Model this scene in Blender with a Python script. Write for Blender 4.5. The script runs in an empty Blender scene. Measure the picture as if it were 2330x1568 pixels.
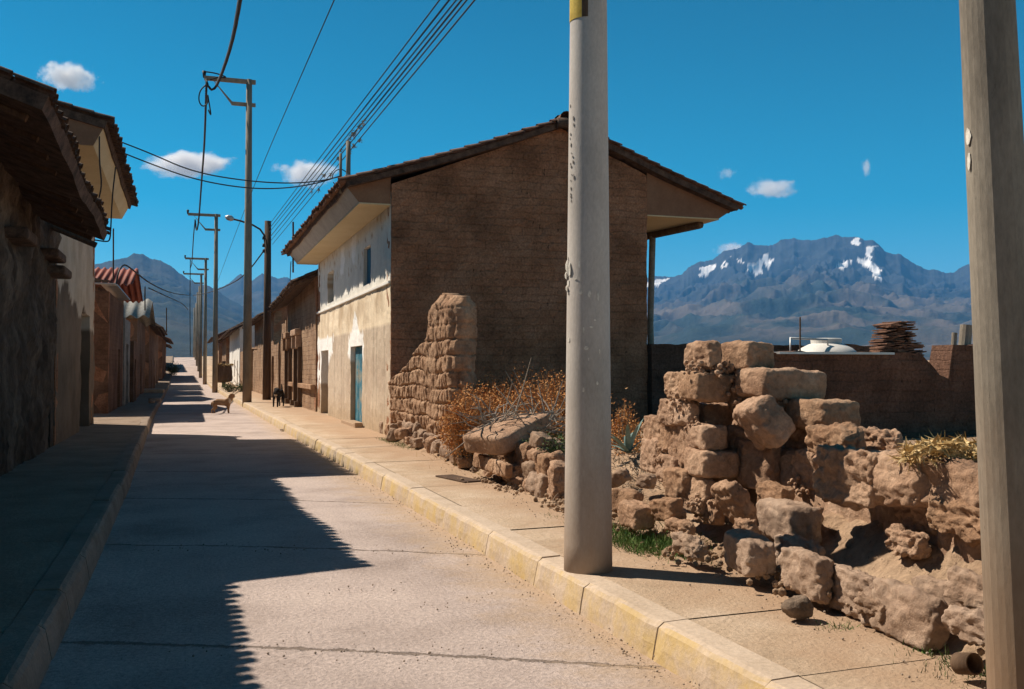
import bpy, bmesh, math, random
from mathutils import Vector, Matrix, Euler, noise
R = math.radians
random.seed(7)
scene = bpy.context.scene
COL = scene.collection

# ------------------------------------------------------------------ camera
F, CX, CY, EYE = 2200.0, 1165.0, 784.0, 1.65
YAW = math.atan((CX - 430) / F); PIT = math.atan((840 - CY) / F)
cam = bpy.data.cameras.new('camera'); camo = bpy.data.objects.new('camera', cam); COL.objects.link(camo)
camo.location = (0, 0, EYE); camo.rotation_euler = (R(90) + PIT, 0, -YAW)
cam.sensor_width = 36; cam.lens = F / 2330 * 36; cam.clip_start = 0.1; cam.clip_end = 60000
scene.camera = camo
# ------------------------------------------------------------------ sun, sky, exposure
SK, SS = 0.62, 0.9            # shadow run per metre of height: x, and y per x
SUN_AZ = math.atan2(1.0, -SS)  # direction the light travels, measured from +Y
sdir = Vector((1.0, -SS, -1.0 / SK)).normalized()
sun = bpy.data.lights.new('sun', 'SUN'); suno = bpy.data.objects.new('sun', sun); COL.objects.link(suno)
sun.energy = 5.0; sun.angle = R(0.5); sun.color = (1.0, 0.89, 0.75)
suno.rotation_euler = sdir.to_track_quat('-Z', 'Y').to_euler()
toS = -sdir
w = bpy.data.worlds.new('World'); scene.world = w; w.use_nodes = True
nt = w.node_tree; bg = nt.nodes['Background']
sky = nt.nodes.new('ShaderNodeTexSky'); sky.sky_type = 'NISHITA'; sky.sun_disc = False
sky.sun_elevation = math.asin(toS.z); sky.sun_rotation = math.atan2(toS.x, toS.y)
sky.altitude = 2800; sky.air_density = 1.0; sky.dust_density = 0.7; sky.ozone_density = 2.0
hs = nt.nodes.new('ShaderNodeHueSaturation'); hs.inputs['Hue'].default_value = 0.465
hs.inputs['Saturation'].default_value = 1.62; hs.inputs['Value'].default_value = 1.6
nt.links.new(sky.outputs[0], hs.inputs['Color']); wt = nt.nodes.new('ShaderNodeTexCoord'); wsp = nt.nodes.new('ShaderNodeSeparateXYZ'); nt.links.new(wt.outputs['Generated'], wsp.inputs[0])
wr = nt.nodes.new('ShaderNodeValToRGB'); e_ = wr.color_ramp.elements; e_[0].position = 0.0; e_[0].color = (1, 1, 1, 1); e_[1].position = 1.0; e_[1].color = (.24, .24, .26, 1)
e2_ = e_.new(.2); e2_.color = (.9, .92, .95, 1); e3_ = e_.new(.42); e3_.color = (.6, .66, .74, 1); e4_ = e_.new(.65); e4_.color = (.34, .36, .40, 1)
nt.links.new(wsp.outputs[2], wr.inputs[0]); wm = nt.nodes.new('ShaderNodeVectorMath'); wm.operation = 'MULTIPLY'
nt.links.new(hs.outputs[0], wm.inputs[0]); nt.links.new(wr.outputs[0], wm.inputs[1]); nt.links.new(wm.outputs[0], bg.inputs['Color'])   # deep mountain zenith, dimmed further overhead to cut fill in the shade
bg.inputs['Strength'].default_value = 0.05
scene.view_settings.view_transform = 'Standard'; scene.view_settings.look = 'None'
scene.view_settings.exposure = 0.5; scene.view_settings.gamma = 1.0
scene.cycles.max_bounces = 5; scene.cycles.diffuse_bounces = 2; scene.cycles.volume_bounces = 4

# ------------------------------------------------------------------ surveying helpers: sight lines of the photograph -> metres
fw = Vector((math.sin(YAW) * math.cos(PIT), math.cos(YAW) * math.cos(PIT), math.sin(PIT)))
rt = Vector((math.cos(YAW), -math.sin(YAW), 0)); up = rt.cross(fw)
EYEP = Vector((0, 0, EYE))
def ray(a, b): return fw + rt * ((a - CX) / F) - up * ((b - CY) / F)
def onz(a, b, z): d = ray(a, b); return EYEP + d * ((z - EYE) / d.z)
def onx(a, b, x): d = ray(a, b); return EYEP + d * (x / d.x)
def ony(a, b, y): d = ray(a, b); return EYEP + d * (y / d.y)
def ond(a, b, d): return EYEP + ray(a, b) * d

def proj(p):
    q = Vector(p) - EYEP; w_ = q.dot(fw); return CX + F * q.dot(rt) / w_, CY - F * q.dot(up) / w_
def ter(y): return 0.0 if y < 80 else (3.5 * min((y - 80) / 80, 1) ** 2)
def cx(y): return 0.9 if y < 15 else 0.9 - 1.4 * min((y - 15) / 145.0, 1.6)
def kx(y): return cx(y) + 1.65           # right kerb front
def lx(y): return cx(y) - (1.65 + 0.2 * min(max(y - 8, 0) / 25.0, 1))   # left kerb front
def smooth(a, b, x):
    t = min(max((x - a) / (b - a), 0), 1); return t * t * (3 - 2 * t)

# ------------------------------------------------------------------ object helpers
def empty(name, loc=(0, 0, 0)):
    o = bpy.data.objects.new(name, None); COL.objects.link(o); o.location = loc
    o.empty_display_size = 0.1; return o
def tag(o, label=None, cat=None, group=None, kind=None):
    if label: o['label'] = label
    if cat: o['category'] = cat
    if group: o['group'] = group
    if kind: o['kind'] = kind
    return o
class MB:
    """collects faces, becomes one mesh object"""
    def __init__(s): s.v = []; s.f = []; s.c = None
    def add(s, vs, fs):
        n = len(s.v); s.v.extend([tuple(p) for p in vs]); s.f.extend([tuple(i + n for i in f) for f in fs])
    def box(s, a, b, M=None):
        x0, y0, z0 = a; x1, y1, z1 = b
        vs = [(x0, y0, z0), (x1, y0, z0), (x1, y1, z0), (x0, y1, z0), (x0, y0, z1), (x1, y0, z1), (x1, y1, z1), (x0, y1, z1)]
        if M: vs = [M @ Vector(p) for p in vs]
        s.add(vs, [(0, 3, 2, 1), (4, 5, 6, 7), (0, 1, 5, 4), (1, 2, 6, 5), (2, 3, 7, 6), (3, 0, 4, 7)])
    def tube(s, pts, r, n=8, cap=True):
        pts = [Vector(p) for p in pts]; k = len(pts)
        rs = r if isinstance(r, (list, tuple)) else [r] * k
        vs = []; ref = None
        for i, p in enumerate(pts):
            t = (pts[min(i + 1, k - 1)] - pts[max(i - 1, 0)]).normalized()
            if ref is None: ref = t.orthogonal().normalized()
            ref = (ref - t * ref.dot(t)); ref = ref.normalized() if ref.length > 1e-6 else t.orthogonal().normalized()
            b = t.cross(ref)
            for j in range(n):
                a = 2 * math.pi * j / n; vs.append(p + (ref * math.cos(a) + b * math.sin(a)) * rs[i])
        fs = [(i * n + j, i * n + (j + 1) % n, (i + 1) * n + (j + 1) % n, (i + 1) * n + j) for i in range(k - 1) for j in range(n)]
        if cap: fs += [tuple(reversed(range(n))), tuple(range((k - 1) * n, k * n))]
        s.add(vs, fs)
    def build(s, name, mat, parent=None, smooth_=False, colors=None, bev=0):
        me = bpy.data.meshes.new(name); me.from_pydata(s.v, [], s.f); me.update()
        if colors:
            at = me.color_attributes.new('paint', 'FLOAT_COLOR', 'POINT')
            flat = []
            for c in colors: flat.extend((c[0], c[1], c[2], 1.0))
            at.data.foreach_set('color', flat)
        if smooth_: me.polygons.foreach_set('use_smooth', [True] * len(me.polygons))
        o = bpy.data.objects.new(name, me); COL.objects.link(o)
        if mat: me.materials.append(mat)
        if parent:
            o.parent = parent
            T = parent.matrix_basis if not parent.parent else parent.parent.matrix_basis @ parent.matrix_basis
            if parent.type == 'EMPTY' or parent.location.length > 0:
                inv = T.inverted(); me.transform(inv)
        if bev:
            m = o.modifiers.new('bevel', 'BEVEL'); m.width = bev; m.segments = 2; m.limit_method = 'ANGLE'
        return o
def fr(p, s, oct_=4):
    return noise.fractal(Vector(p) * s, 1.0, 2.0, oct_, noise_basis='PERLIN_ORIGINAL')

# ------------------------------------------------------------------ materials
def mat(name, cols, scale=3.0, rough=0.9, bump=0.3, bscale=30.0, bdist=0.02, attr=None, stretch=(1, 1, 1), spots=None, fine=0.25, brick=None, metallic=0.0, spec=0.2, extra=None, sstretch=(1, 1, 1)):
    """layered procedural surface: large blotches, fine grain, optional dark spots and brick joints"""
    m = bpy.data.materials.new(name); m.use_nodes = True; T = m.node_tree; N = T.nodes; L = T.links
    b = N['Principled BSDF']; b.inputs['Roughness'].default_value = rough; b.inputs['Metallic'].default_value = metallic
    b.inputs['Specular IOR Level'].default_value = spec
    tc = N.new('ShaderNodeTexCoord'); mp = N.new('ShaderNodeMapping'); mp.inputs['Scale'].default_value = stretch
    geo = N.new('ShaderNodeNewGeometry')
    L.new(geo.outputs['Position'], mp.inputs['Vector']) if extra != 'obj' else L.new(tc.outputs['Object'], mp.inputs['Vector'])
    vec = mp.outputs[0]
    n1 = N.new('ShaderNodeTexNoise'); n1.inputs['Scale'].default_value = scale; n1.inputs['Detail'].default_value = 6; n1.inputs['Roughness'].default_value = 0.6
    L.new(vec, n1.inputs['Vector'])
    if attr:
        a = N.new('ShaderNodeVertexColor'); a.layer_name = attr; col = a.outputs['Color']
        mr0 = N.new('ShaderNodeMapRange'); mr0.inputs['From Min'].default_value = .3; mr0.inputs['From Max'].default_value = .7
        mr0.inputs['To Min'].default_value = .88; mr0.inputs['To Max'].default_value = 1.08; L.new(n1.outputs['Fac'], mr0.inputs['Value'])
        vm = N.new('ShaderNodeVectorMath'); vm.operation = 'SCALE'; L.new(col, vm.inputs[0]); L.new(mr0.outputs[0], vm.inputs['Scale']); col = vm.outputs[0]
    else:
        cr = N.new('ShaderNodeValToRGB'); L.new(n1.outputs['Fac'], cr.inputs['Fac']); e = cr.color_ramp.elements
        k = len(cols)
        for i, c in enumerate(cols):
            pos = 0.32 + 0.36 * (i / max(k - 1, 1))
            el = e[i] if i < 2 else e.new(pos)
            el.position = pos; el.color = (*c, 1)
        if k == 1: e[1].color = (*cols[0], 1); e[1].position = .7
        col = cr.outputs['Color']
    n2 = N.new('ShaderNodeTexNoise'); n2.inputs['Scale'].default_value = bscale; n2.inputs['Detail'].default_value = 8; n2.inputs['Roughness'].default_value = .7
    L.new(vec, n2.inputs['Vector'])
    mr = N.new('ShaderNodeMapRange'); mr.inputs['From Min'].default_value = .3; mr.inputs['From Max'].default_value = .7
    mr.inputs['To Min'].default_value = 1 - fine; mr.inputs['To Max'].default_value = 1 + fine; L.new(n2.outputs['Fac'], mr.inputs['Value'])
    v2 = N.new('ShaderNodeVectorMath'); v2.operation = 'SCALE'; L.new(col, v2.inputs[0]); L.new(mr.outputs[0], v2.inputs['Scale']); col = v2.outputs[0]
    height = n2.outputs['Fac']
    if spots:
        sc, thr, dark = spots
        n3 = N.new('ShaderNodeTexNoise'); n3.inputs['Scale'].default_value = sc; n3.inputs['Detail'].default_value = 5; n3.inputs['Roughness'].default_value = .75
        m3_ = N.new('ShaderNodeMapping'); m3_.inputs['Scale'].default_value = sstretch; L.new(vec, m3_.inputs[0]); L.new(m3_.outputs[0], n3.inputs['Vector'])
        r3 = N.new('ShaderNodeMapRange'); r3.inputs['From Min'].default_value = thr; r3.inputs['From Max'].default_value = thr + .06; L.new(n3.outputs['Fac'], r3.inputs['Value'])
        mx = N.new('ShaderNodeMix'); mx.data_type = 'RGBA'; L.new(r3.outputs[0], mx.inputs['Factor']); L.new(col, mx.inputs['A']); mx.inputs['B'].default_value = (*dark, 1)
        col = mx.outputs['Result']
    if brick:
        axis, bw, bh, strength = brick
        sp = N.new('ShaderNodeSeparateXYZ'); L.new(vec, sp.inputs[0]); cb = N.new('ShaderNodeCombineXYZ')
        L.new(sp.outputs['XY'.index(axis)], cb.inputs[0]); L.new(sp.outputs[2], cb.inputs[1])
        nd = N.new('ShaderNodeTexNoise'); nd.inputs['Scale'].default_value = 2.2; nd.inputs['Detail'].default_value = 4; L.new(vec, nd.inputs['Vector'])
        vd = N.new('ShaderNodeVectorMath'); vd.operation = 'MULTIPLY_ADD'; L.new(nd.outputs['Color'], vd.inputs[0]); vd.inputs[1].default_value = (.3, .15, 0); L.new(cb.outputs[0], vd.inputs[2])
        bt = N.new('ShaderNodeTexBrick'); L.new(vd.outputs[0], bt.inputs['Vector']); bt.inputs['Scale'].default_value = 1
        bt.inputs['Brick Width'].default_value = bw; bt.inputs['Row Height'].default_value = bh; bt.inputs['Mortar Size'].default_value = .014
        bt.inputs['Mortar Smooth'].default_value = .6; bt.inputs['Color1'].default_value = (1, 1, 1, 1); bt.inputs['Color2'].default_value = (.72, .74, .78, 1); bt.inputs['Mortar'].default_value = (.28, .26, .25, 1)
        n4 = N.new('ShaderNodeTexNoise'); n4.inputs['Scale'].default_value = 1.4; n4.inputs['Detail'].default_value = 5; L.new(vec, n4.inputs['Vector'])
        r4 = N.new('ShaderNodeMapRange'); r4.inputs['From Min'].default_value = .42; r4.inputs['From Max'].default_value = .62; r4.inputs['To Max'].default_value = strength; r4.inputs['To Min'].default_value = strength * .25; L.new(n4.outputs['Fac'], r4.inputs['Value'])
        mx = N.new('ShaderNodeMix'); mx.data_type = 'RGBA'; mx.inputs['A'].default_value = (1, 1, 1, 1); L.new(r4.outputs[0], mx.inputs['Factor']); L.new(bt.outputs['Color'], mx.inputs['B'])
        mm = N.new('ShaderNodeVectorMath'); mm.operation = 'MULTIPLY'; L.new(col, mm.inputs[0]); L.new(mx.outputs['Result'], mm.inputs[1]); col = mm.outputs[0]
        ma = N.new('ShaderNodeMath'); ma.operation = 'MULTIPLY_ADD'; L.new(bt.outputs['Fac'], ma.inputs[0]); ma.inputs[1].default_value = -1.6 * strength; L.new(n2.outputs['Fac'], ma.inputs[2]); height = ma.outputs[0]
    L.new(col, b.inputs['Base Color'])
    bp = N.new('ShaderNodeBump'); bp.inputs['Strength'].default_value = bump; bp.inputs['Distance'].default_value = bdist
    L.new(height, bp.inputs['Height']); L.new(bp.outputs[0], b.inputs['Normal'])
    return m
ADOBE = [(.27, .155, .095), (.42, .26, .165), (.54, .36, .24)]
M = {}
M['adobe'] = mat('adobe_blocks', ADOBE, 2.5, .95, .9, 26, .035, spots=(45, .66, (.12, .07, .045)), fine=.3, extra='obj')
M['adobe_y'] = mat('adobe_gable_bricks', [(.22, .105, .058), (.34, .165, .092), (.43, .22, .13)], 1.3, .95, 1.0, 22, .05, brick=('X', .44, .17, .2), fine=.45, spots=(7, .63, (.06, .03, .02)), sstretch=(1.6, 1.6, .55))
M['adobe_yard'] = mat('shade_toned_yard_adobe', [(.09, .05, .034), (.15, .08, .054), (.20, .11, .075)], 1.3, .95, 1.0, 22, .05, brick=('X', .44, .17, .16), fine=.42, spots=(7, .63, (.05, .028, .02)), sstretch=(1.6, 1.6, .55))  # darker copy of the gable adobe; the wall's shade is in the colour
M['adobe_x'] = mat('adobe_street_bricks', [(.23, .135, .08), (.33, .205, .125), (.42, .28, .18)], 1.3, .95, .8, 18, .03, brick=('Y', .44, .17, .55))
M['adobe_left'] = mat('shade_toned_left_row_adobe', [(.10, .055, .035), (.17, .095, .06), (.24, .145, .095)], .9, .95, .8, 18, .03, brick=('Y', .44, .17, .35), fine=.3)  # street adobe darkened, painting in part of the left row's shade
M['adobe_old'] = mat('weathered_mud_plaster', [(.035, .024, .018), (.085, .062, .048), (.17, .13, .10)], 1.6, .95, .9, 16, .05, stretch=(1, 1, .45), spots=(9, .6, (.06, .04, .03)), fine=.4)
M['facade'] = mat('painted_plaster', None, 2.2, .9, .45, 22, .015, attr='paint', stretch=(1, 1, .8), fine=.1)
M['white'] = mat('white_plaster', [(.66, .62, .56), (.78, .75, .69), (.84, .81, .76)], 1.2, .9, .3, 25, .01, fine=.1)
M['cream'] = mat('cream_soffit', [(.55, .44, .27), (.62, .51, .33)], 1.2, .9, .2, 20, .01, fine=.08)
M['fascia'] = mat('grey_fascia', [(.34, .3, .26), (.46, .42, .37)], 2, .9, .3, 20, .01, fine=.15)
M['tile'] = mat('clay_roof_tile', [(.07, .04, .03), (.17, .09, .06), (.26, .14, .09)], 6, .9, .6, 40, .01, spots=(18, .6, (.05, .045, .035)), fine=.35)
M['tile_dark'] = mat('blackened_roof_tile', [(.035, .025, .02), (.09, .055, .04), (.14, .09, .065)], 6, .9, .6, 40, .01, fine=.35)
M['tile_red'] = mat('red_corrugated_roof', [(.24, .06, .04), (.34, .10, .065)], 3, .7, .2, 30, .01, fine=.15)
M['fibro'] = mat('grey_fibre_cement', [(.2, .2, .19), (.36, .35, .32)], 4, .9, .3, 30, .01, fine=.25)
M['wood'] = mat('weathered_timber', [(.09, .055, .035), (.17, .11, .07)], 6, .9, .5, 30, .01, stretch=(1, 1, .15), fine=.3)
M['wood_dark'] = mat('dark_tarred_wood', [(.06, .037, .026), (.12, .075, .05)], 6, .9, .5, 30, .01, stretch=(1, 1, .1), fine=.3)
M['wood_grey'] = mat('grey_driftwood', [(.2, .17, .14), (.36, .31, .26)], 6, .9, .5, 30, .01, fine=.3)
M['door_blue'] = mat('blue_door_paint', [(.03, .10, .14), (.05, .19, .26), (.30, .27, .2)], 3, .7, .3, 30, .01, fine=.3)
M['door_teal'] = mat('deep_blue_shutter', [(.015, .08, .14), (.03, .13, .2)], 3, .6, .2, 30, .01, fine=.2)
M['concrete'] = mat('pole_concrete', [(.40, .365, .325), (.52, .475, .43), (.58, .54, .49)], 2.5, .85, .35, 60, .006, stretch=(1, 1, .4), fine=.12, extra='obj', spots=(30, .7, (.2, .18, .15)))
M['concrete_dark'] = mat('weathered_pole_concrete', [(.17, .145, .115), (.30, .265, .215)], 3, .9, .4, 50, .006, stretch=(1, 1, .3), fine=.2, extra='obj', spots=(16, .66, (.10, .085, .07)))
M['metal'] = mat('galvanised_metal', [(.38, .39, .39), (.5, .5, .5)], 4, .45, .1, 40, .004, metallic=.6, fine=.1)
M['black'] = mat('black_rubber_cable', [(.02, .02, .022), (.035, .035, .036)], 5, .6, .1, 40, .004)
M['wire'] = mat('thin_dark_wire', [(.035, .04, .05), (.05, .055, .065)], 5, .6, .1, 40, .004)
M['paper'] = mat('torn_paper', [(.62, .58, .5), (.75, .72, .65)], 20, .9, .2, 60, .004)
M['paper_old'] = mat('yellowed_paper', [(.5, .34, .15), (.62, .48, .28)], 20, .9, .2, 60, .004)
M['mark'] = mat('dark_scratch', [(.12, .11, .1), (.2, .18, .16)], 20, .9, .1, 60, .004)
M['yellow_paint'] = mat('worn_yellow_band', [(.42, .28, .04), (.55, .4, .08), (.25, .14, .06)], 5, .8, .2, 50, .004, fine=.2)
M['soil'] = mat('dry_soil', [(.27, .175, .11), (.40, .27, .175), (.47, .33, .22)], 1.4, .95, 1.0, 14, .05, spots=(16, .62, (.15, .09, .06)), fine=.3)
M['pave'] = mat('dusty_pavement', [(.38, .28, .19), (.50, .38, .27), (.56, .44, .33)], 1.6, .92, .9, 34, .02, fine=.24, spots=(22, .66, (.26, .18, .12)))
def vary(m, lo=.78, hi=1.12):
    T = m.node_tree; N = T.nodes; L = T.links; b = N['Principled BSDF']; src = b.inputs['Base Color'].links[0].from_socket
    oi = N.new('ShaderNodeObjectInfo'); mr = N.new('ShaderNodeMapRange'); mr.inputs['To Min'].default_value = lo; mr.inputs['To Max'].default_value = hi; L.new(oi.outputs['Random'], mr.inputs['Value'])
    hv = N.new('ShaderNodeHueSaturation'); L.new(src, hv.inputs['Color']); L.new(mr.outputs[0], hv.inputs['Value']); mr2 = N.new('ShaderNodeMapRange'); mr2.inputs['To Min'].default_value = 1.06; mr2.inputs['To Max'].default_value = .92; L.new(oi.outputs['Random'], mr2.inputs['Value']); L.new(mr2.outputs[0], hv.inputs['Saturation'])
    L.new(hv.outputs[0], b.inputs['Base Color'])
def foot_dirt(m, z0, z1, col):
    T = m.node_tree; N = T.nodes; L = T.links; b = N['Principled BSDF']; src = b.inputs['Base Color'].links[0].from_socket
    geo = N.new('ShaderNodeNewGeometry'); sp = N.new('ShaderNodeSeparateXYZ'); L.new(geo.outputs['Position'], sp.inputs[0])
    nz = N.new('ShaderNodeTexNoise'); nz.inputs['Scale'].default_value = 5; nz.inputs['Detail'].default_value = 8; nz.inputs['Roughness'].default_value = .7; mp = N.new('ShaderNodeMapping'); mp.inputs['Scale'].default_value = (1, 1, .3); L.new(geo.outputs['Position'], mp.inputs[0]); L.new(mp.outputs[0], nz.inputs['Vector'])
    a = N.new('ShaderNodeMath'); a.operation = 'MULTIPLY_ADD'; L.new(nz.outputs['Fac'], a.inputs[0]); a.inputs[1].default_value = -1.2; L.new(sp.outputs[2], a.inputs[2])
    mr = N.new('ShaderNodeMapRange'); L.new(a.outputs[0], mr.inputs['Value']); mr.inputs['From Min'].default_value = z0 - .6; mr.inputs['From Max'].default_value = z1 - .6; mr.inputs['To Min'].default_value = .75; mr.inputs['To Max'].default_value = 0
    mx = N.new('ShaderNodeMix'); mx.data_type = 'RGBA'; L.new(mr.outputs[0], mx.inputs['Factor']); L.new(src, mx.inputs['A']); mx.inputs['B'].default_value = (*col, 1); L.new(mx.outputs['Result'], b.inputs['Base Color'])
foot_dirt(M['concrete'], .2, 1.5, (.27, .18, .115)); foot_dirt(M['concrete_dark'], .3, 1.6, (.24, .15, .09))
def pave_dirt(m):
    T = m.node_tree; N = T.nodes; L = T.links; b = N['Principled BSDF']; src = b.inputs['Base Color'].links[0].from_socket
    geo = N.new('ShaderNodeNewGeometry'); sp = N.new('ShaderNodeSeparateXYZ'); L.new(geo.outputs['Position'], sp.inputs[0])
    nz = N.new('ShaderNodeTexNoise'); nz.inputs['Scale'].default_value = 1.1; nz.inputs['Detail'].default_value = 8; nz.inputs['Roughness'].default_value = .7; L.new(geo.outputs['Position'], nz.inputs['Vector'])
    a = N.new('ShaderNodeMath'); a.operation = 'MULTIPLY_ADD'; L.new(nz.outputs['Fac'], a.inputs[0]); a.inputs[1].default_value = 2.4; L.new(sp.outputs[0], a.inputs[2])
    mr = N.new('ShaderNodeMapRange'); L.new(a.outputs[0], mr.inputs['Value']); mr.inputs['From Min'].default_value = 3.9; mr.inputs['From Max'].default_value = 4.7; mr.inputs['To Max'].default_value = .85
    mx = N.new('ShaderNodeMix'); mx.data_type = 'RGBA'; L.new(mr.outputs[0], mx.inputs['Factor']); L.new(src, mx.inputs['A']); mx.inputs['B'].default_value = (.40, .265, .17, 1)
    L.new(mx.outputs['Result'], b.inputs['Base Color'])
pave_dirt(M['pave'])
M['leaf_dry'] = mat('rust_dry_leaf', [(.34, .12, .04), (.50, .22, .07), (.58, .35, .16)], 9, .9, .2, 30, .01, fine=.3)
M['twig'] = mat('dry_twig', [(.2, .16, .12), (.38, .32, .25)], 9, .9, .2, 30, .01, fine=.3)
M['grass'] = mat('fresh_grass', [(.045, .10, .02), (.09, .17, .04), (.2, .22, .08)], 12, .8, .1, 30, .01, fine=.3)
M['leaf'] = mat('dull_green_leaf', [(.05, .08, .025), (.11, .14, .05)], 9, .8, .2, 30, .01, fine=.3)
M['agave'] = mat('grey_green_agave', [(.12, .19, .17), (.24, .32, .29)], 9, .6, .2, 30, .01, fine=.2)
M['straw'] = mat('golden_straw', [(.34, .21, .08), (.55, .38, .17), (.68, .53, .30)], 9, .8, .2, 30, .01, fine=.3)
M['stone'] = mat('foundation_stone', [(.24, .155, .105), (.37, .255, .18), (.47, .35, .26)], 3, .9, .9, 20, .025, spots=(35, .66, (.15, .11, .08)), fine=.25, extra='obj')
M['plastic'] = mat('white_plastic', [(.62, .6, .55), (.72, .7, .66)], 3, .5, .1, 30, .004, fine=.08)
M['interior'] = mat('dark_interior', [(.03, .022, .018), (.05, .035, .028)], 3, .95, .1, 30, .004)

vary(M['adobe'], .85, 1.1); vary(M['stone'])
# road: cast concrete with sand, pits and ragged skewed joints
def road_mat():
    m = mat('cast_concrete_road', [(.36, .285, .25), (.475, .385, .345), (.55, .45, .40)], .8, .9, 1.0, 32, .02, fine=.3, spots=(19, .635, (.2, .15, .12)))
    T = m.node_tree; N = T.nodes; L = T.links; b = N['Principled BSDF']
    src = b.inputs['Base Color'].links[0].from_socket
    geo = N.new('ShaderNodeNewGeometry'); sp = N.new('ShaderNodeSeparateXYZ'); L.new(geo.outputs['Position'], sp.inputs[0])
    def mth(op, a, b_=None, c=None):
        n = N.new('ShaderNodeMath'); n.operation = op
        for i, q in enumerate((a, b_, c)):
            if q is None: continue
            if isinstance(q, (int, float)): n.inputs[i].default_value = q
            else: L.new(q, n.inputs[i])
        return n.outputs[0]
    nz = N.new('ShaderNodeTexNoise'); nz.inputs['Scale'].default_value = 3; nz.inputs['Detail'].default_value = 6; nz.inputs['Roughness'].default_value = .75
    L.new(geo.outputs['Position'], nz.inputs['Vector'])
    yy = mth('MULTIPLY_ADD', sp.outputs[0], .5, sp.outputs[1])
    yy = mth('MULTIPLY_ADD', nz.outputs['Fac'], .16, yy)
    d = mth('ABSOLUTE', mth('SUBTRACT', mth('FRACT', mth('MULTIPLY', mth('SUBTRACT', yy, 4.5), 1 / 3.45)), .5))   # joints every 3.45 m
    d = mth('MULTIPLY', d, 3.45)
    nw = N.new('ShaderNodeTexNoise'); nw.inputs['Scale'].default_value = 9; nw.inputs['Detail'].default_value = 6; nw.inputs['Roughness'].default_value = .8; L.new(geo.outputs['Position'], nw.inputs['Vector'])
    wdt = mth('MULTIPLY_ADD', nw.outputs['Fac'], .17, -.06)
    mr = N.new('ShaderNodeMapRange'); L.new(mth('DIVIDE', d, mth('MAXIMUM', wdt, .008)), mr.inputs['Value']); mr.inputs['From Min'].default_value = .5; mr.inputs['From Max'].default_value = 1.1
    mr.inputs['To Min'].default_value = .75; mr.inputs['To Max'].default_value = 0
    mx = N.new('ShaderNodeMix'); mx.data_type = 'RGBA'; L.new(mr.outputs[0], mx.inputs['Factor']); L.new(src, mx.inputs['A']); mx.inputs['B'].default_value = (.16, .12, .09, 1)
    # sand blown along the right kerb
    sd = mth('MULTIPLY_ADD', nz.outputs['Fac'], 1.6, mth('SUBTRACT', sp.outputs[0], 2.75))
    m2 = N.new('ShaderNodeMapRange'); L.new(sd, m2.inputs['Value']); m2.inputs['From Min'].default_value = -.1; m2.inputs['From Max'].default_value = .6; m2.inputs['To Max'].default_value = .85
    m3 = N.new('ShaderNodeMix'); m3.data_type = 'RGBA'; L.new(m2.outputs[0], m3.inputs['Factor']); L.new(mx.outputs['Result'], m3.inputs['A']); m3.inputs['B'].default_value = (.45, .32, .21, 1)
    L.new(m3.outputs['Result'], b.inputs['Base Color'])
    bp = [n for n in N if n.type == 'BUMP'][0]; h = bp.inputs['Height'].links[0].from_socket
    L.new(mth('MULTIPLY_ADD', mr.outputs[0], -1.2, h), bp.inputs['Height'])
    return m
M['road'] = road_mat()
def kerb_mat():
    m = mat('kerb_worn_yellow', [(.44, .34, .25), (.54, .43, .33)], 2.2, .9, .6, 30, .012, fine=.18)
    T = m.node_tree; N = T.nodes; L = T.links; b = N['Principled BSDF']; src = b.inputs['Base Color'].links[0].from_socket
    geo = N.new('ShaderNodeNewGeometry'); sp = N.new('ShaderNodeSeparateXYZ'); L.new(geo.outputs['Normal'], sp.inputs[0])
    nz = N.new('ShaderNodeTexNoise'); nz.inputs['Scale'].default_value = 2.5; nz.inputs['Detail'].default_value = 8; nz.inputs['Roughness'].default_value = .7; L.new(geo.outputs['Position'], nz.inputs['Vector'])
    s1 = N.new('ShaderNodeMapRange'); L.new(sp.outputs[0], s1.inputs['Value']); s1.inputs['From Min'].default_value = -.85; s1.inputs['From Max'].default_value = -.5; s1.inputs['To Min'].default_value = 1; s1.inputs['To Max'].default_value = 0
    s2 = N.new('ShaderNodeMapRange'); L.new(nz.outputs['Fac'], s2.inputs['Value']); s2.inputs['From Min'].default_value = .42; s2.inputs['From Max'].default_value = .62; s2.inputs['To Max'].default_value = .62
    mu = N.new('ShaderNodeMath'); mu.operation = 'MULTIPLY'; L.new(s1.outputs[0], mu.inputs[0]); L.new(s2.outputs[0], mu.inputs[1])
    mx = N.new('ShaderNodeMix'); mx.data_type = 'RGBA'; L.new(mu.outputs[0], mx.inputs['Factor']); L.new(src, mx.inputs['A']); mx.inputs['B'].default_value = (.52, .36, .10, 1)
    L.new(mx.outputs['Result'], b.inputs['Base Color']); return m
M['kerb'] = kerb_mat()

# ------------------------------------------------------------------ ground, road, kerbs, pavements
def sheet(name, xs, ys, zf, m, cat=None):
    b = MB(); nx = len(xs)
    for y in ys:
        for x in xs: b.v.append((x, y, zf(x, y)))
    for j in range(len(ys) - 1):
        for i in range(nx - 1):
            a = j * nx + i; b.f.append((a, a + 1, a + 1 + nx, a + nx))
    o = b.build(name, m, None, True); tag(o, kind='structure'); return o
def lin(a, b, n): return [a + (b - a) * i / (n - 1) for i in range(n)]
sheet('ground', [-14000, -3000, -600, -150] + lin(-60, 60, 13) + [150, 600, 3000, 14000],
      [-14000, -3000, -500, -60] + lin(-20, 80, 6) + lin(90, 160, 15) + [200, 300, 500, 1500, 4000, 14000],
      lambda x, y: ter(y) * (1 if abs(x) < 3000 else 0) - 0.03 - (1.2 if y > 500 or abs(x) > 500 else 0) * 1, M['soil'])
b = MB(); ys = lin(-8, 25, 200) + lin(25.5, 80, 90)[0:] + lin(81, 175, 60); k = 9
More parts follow.
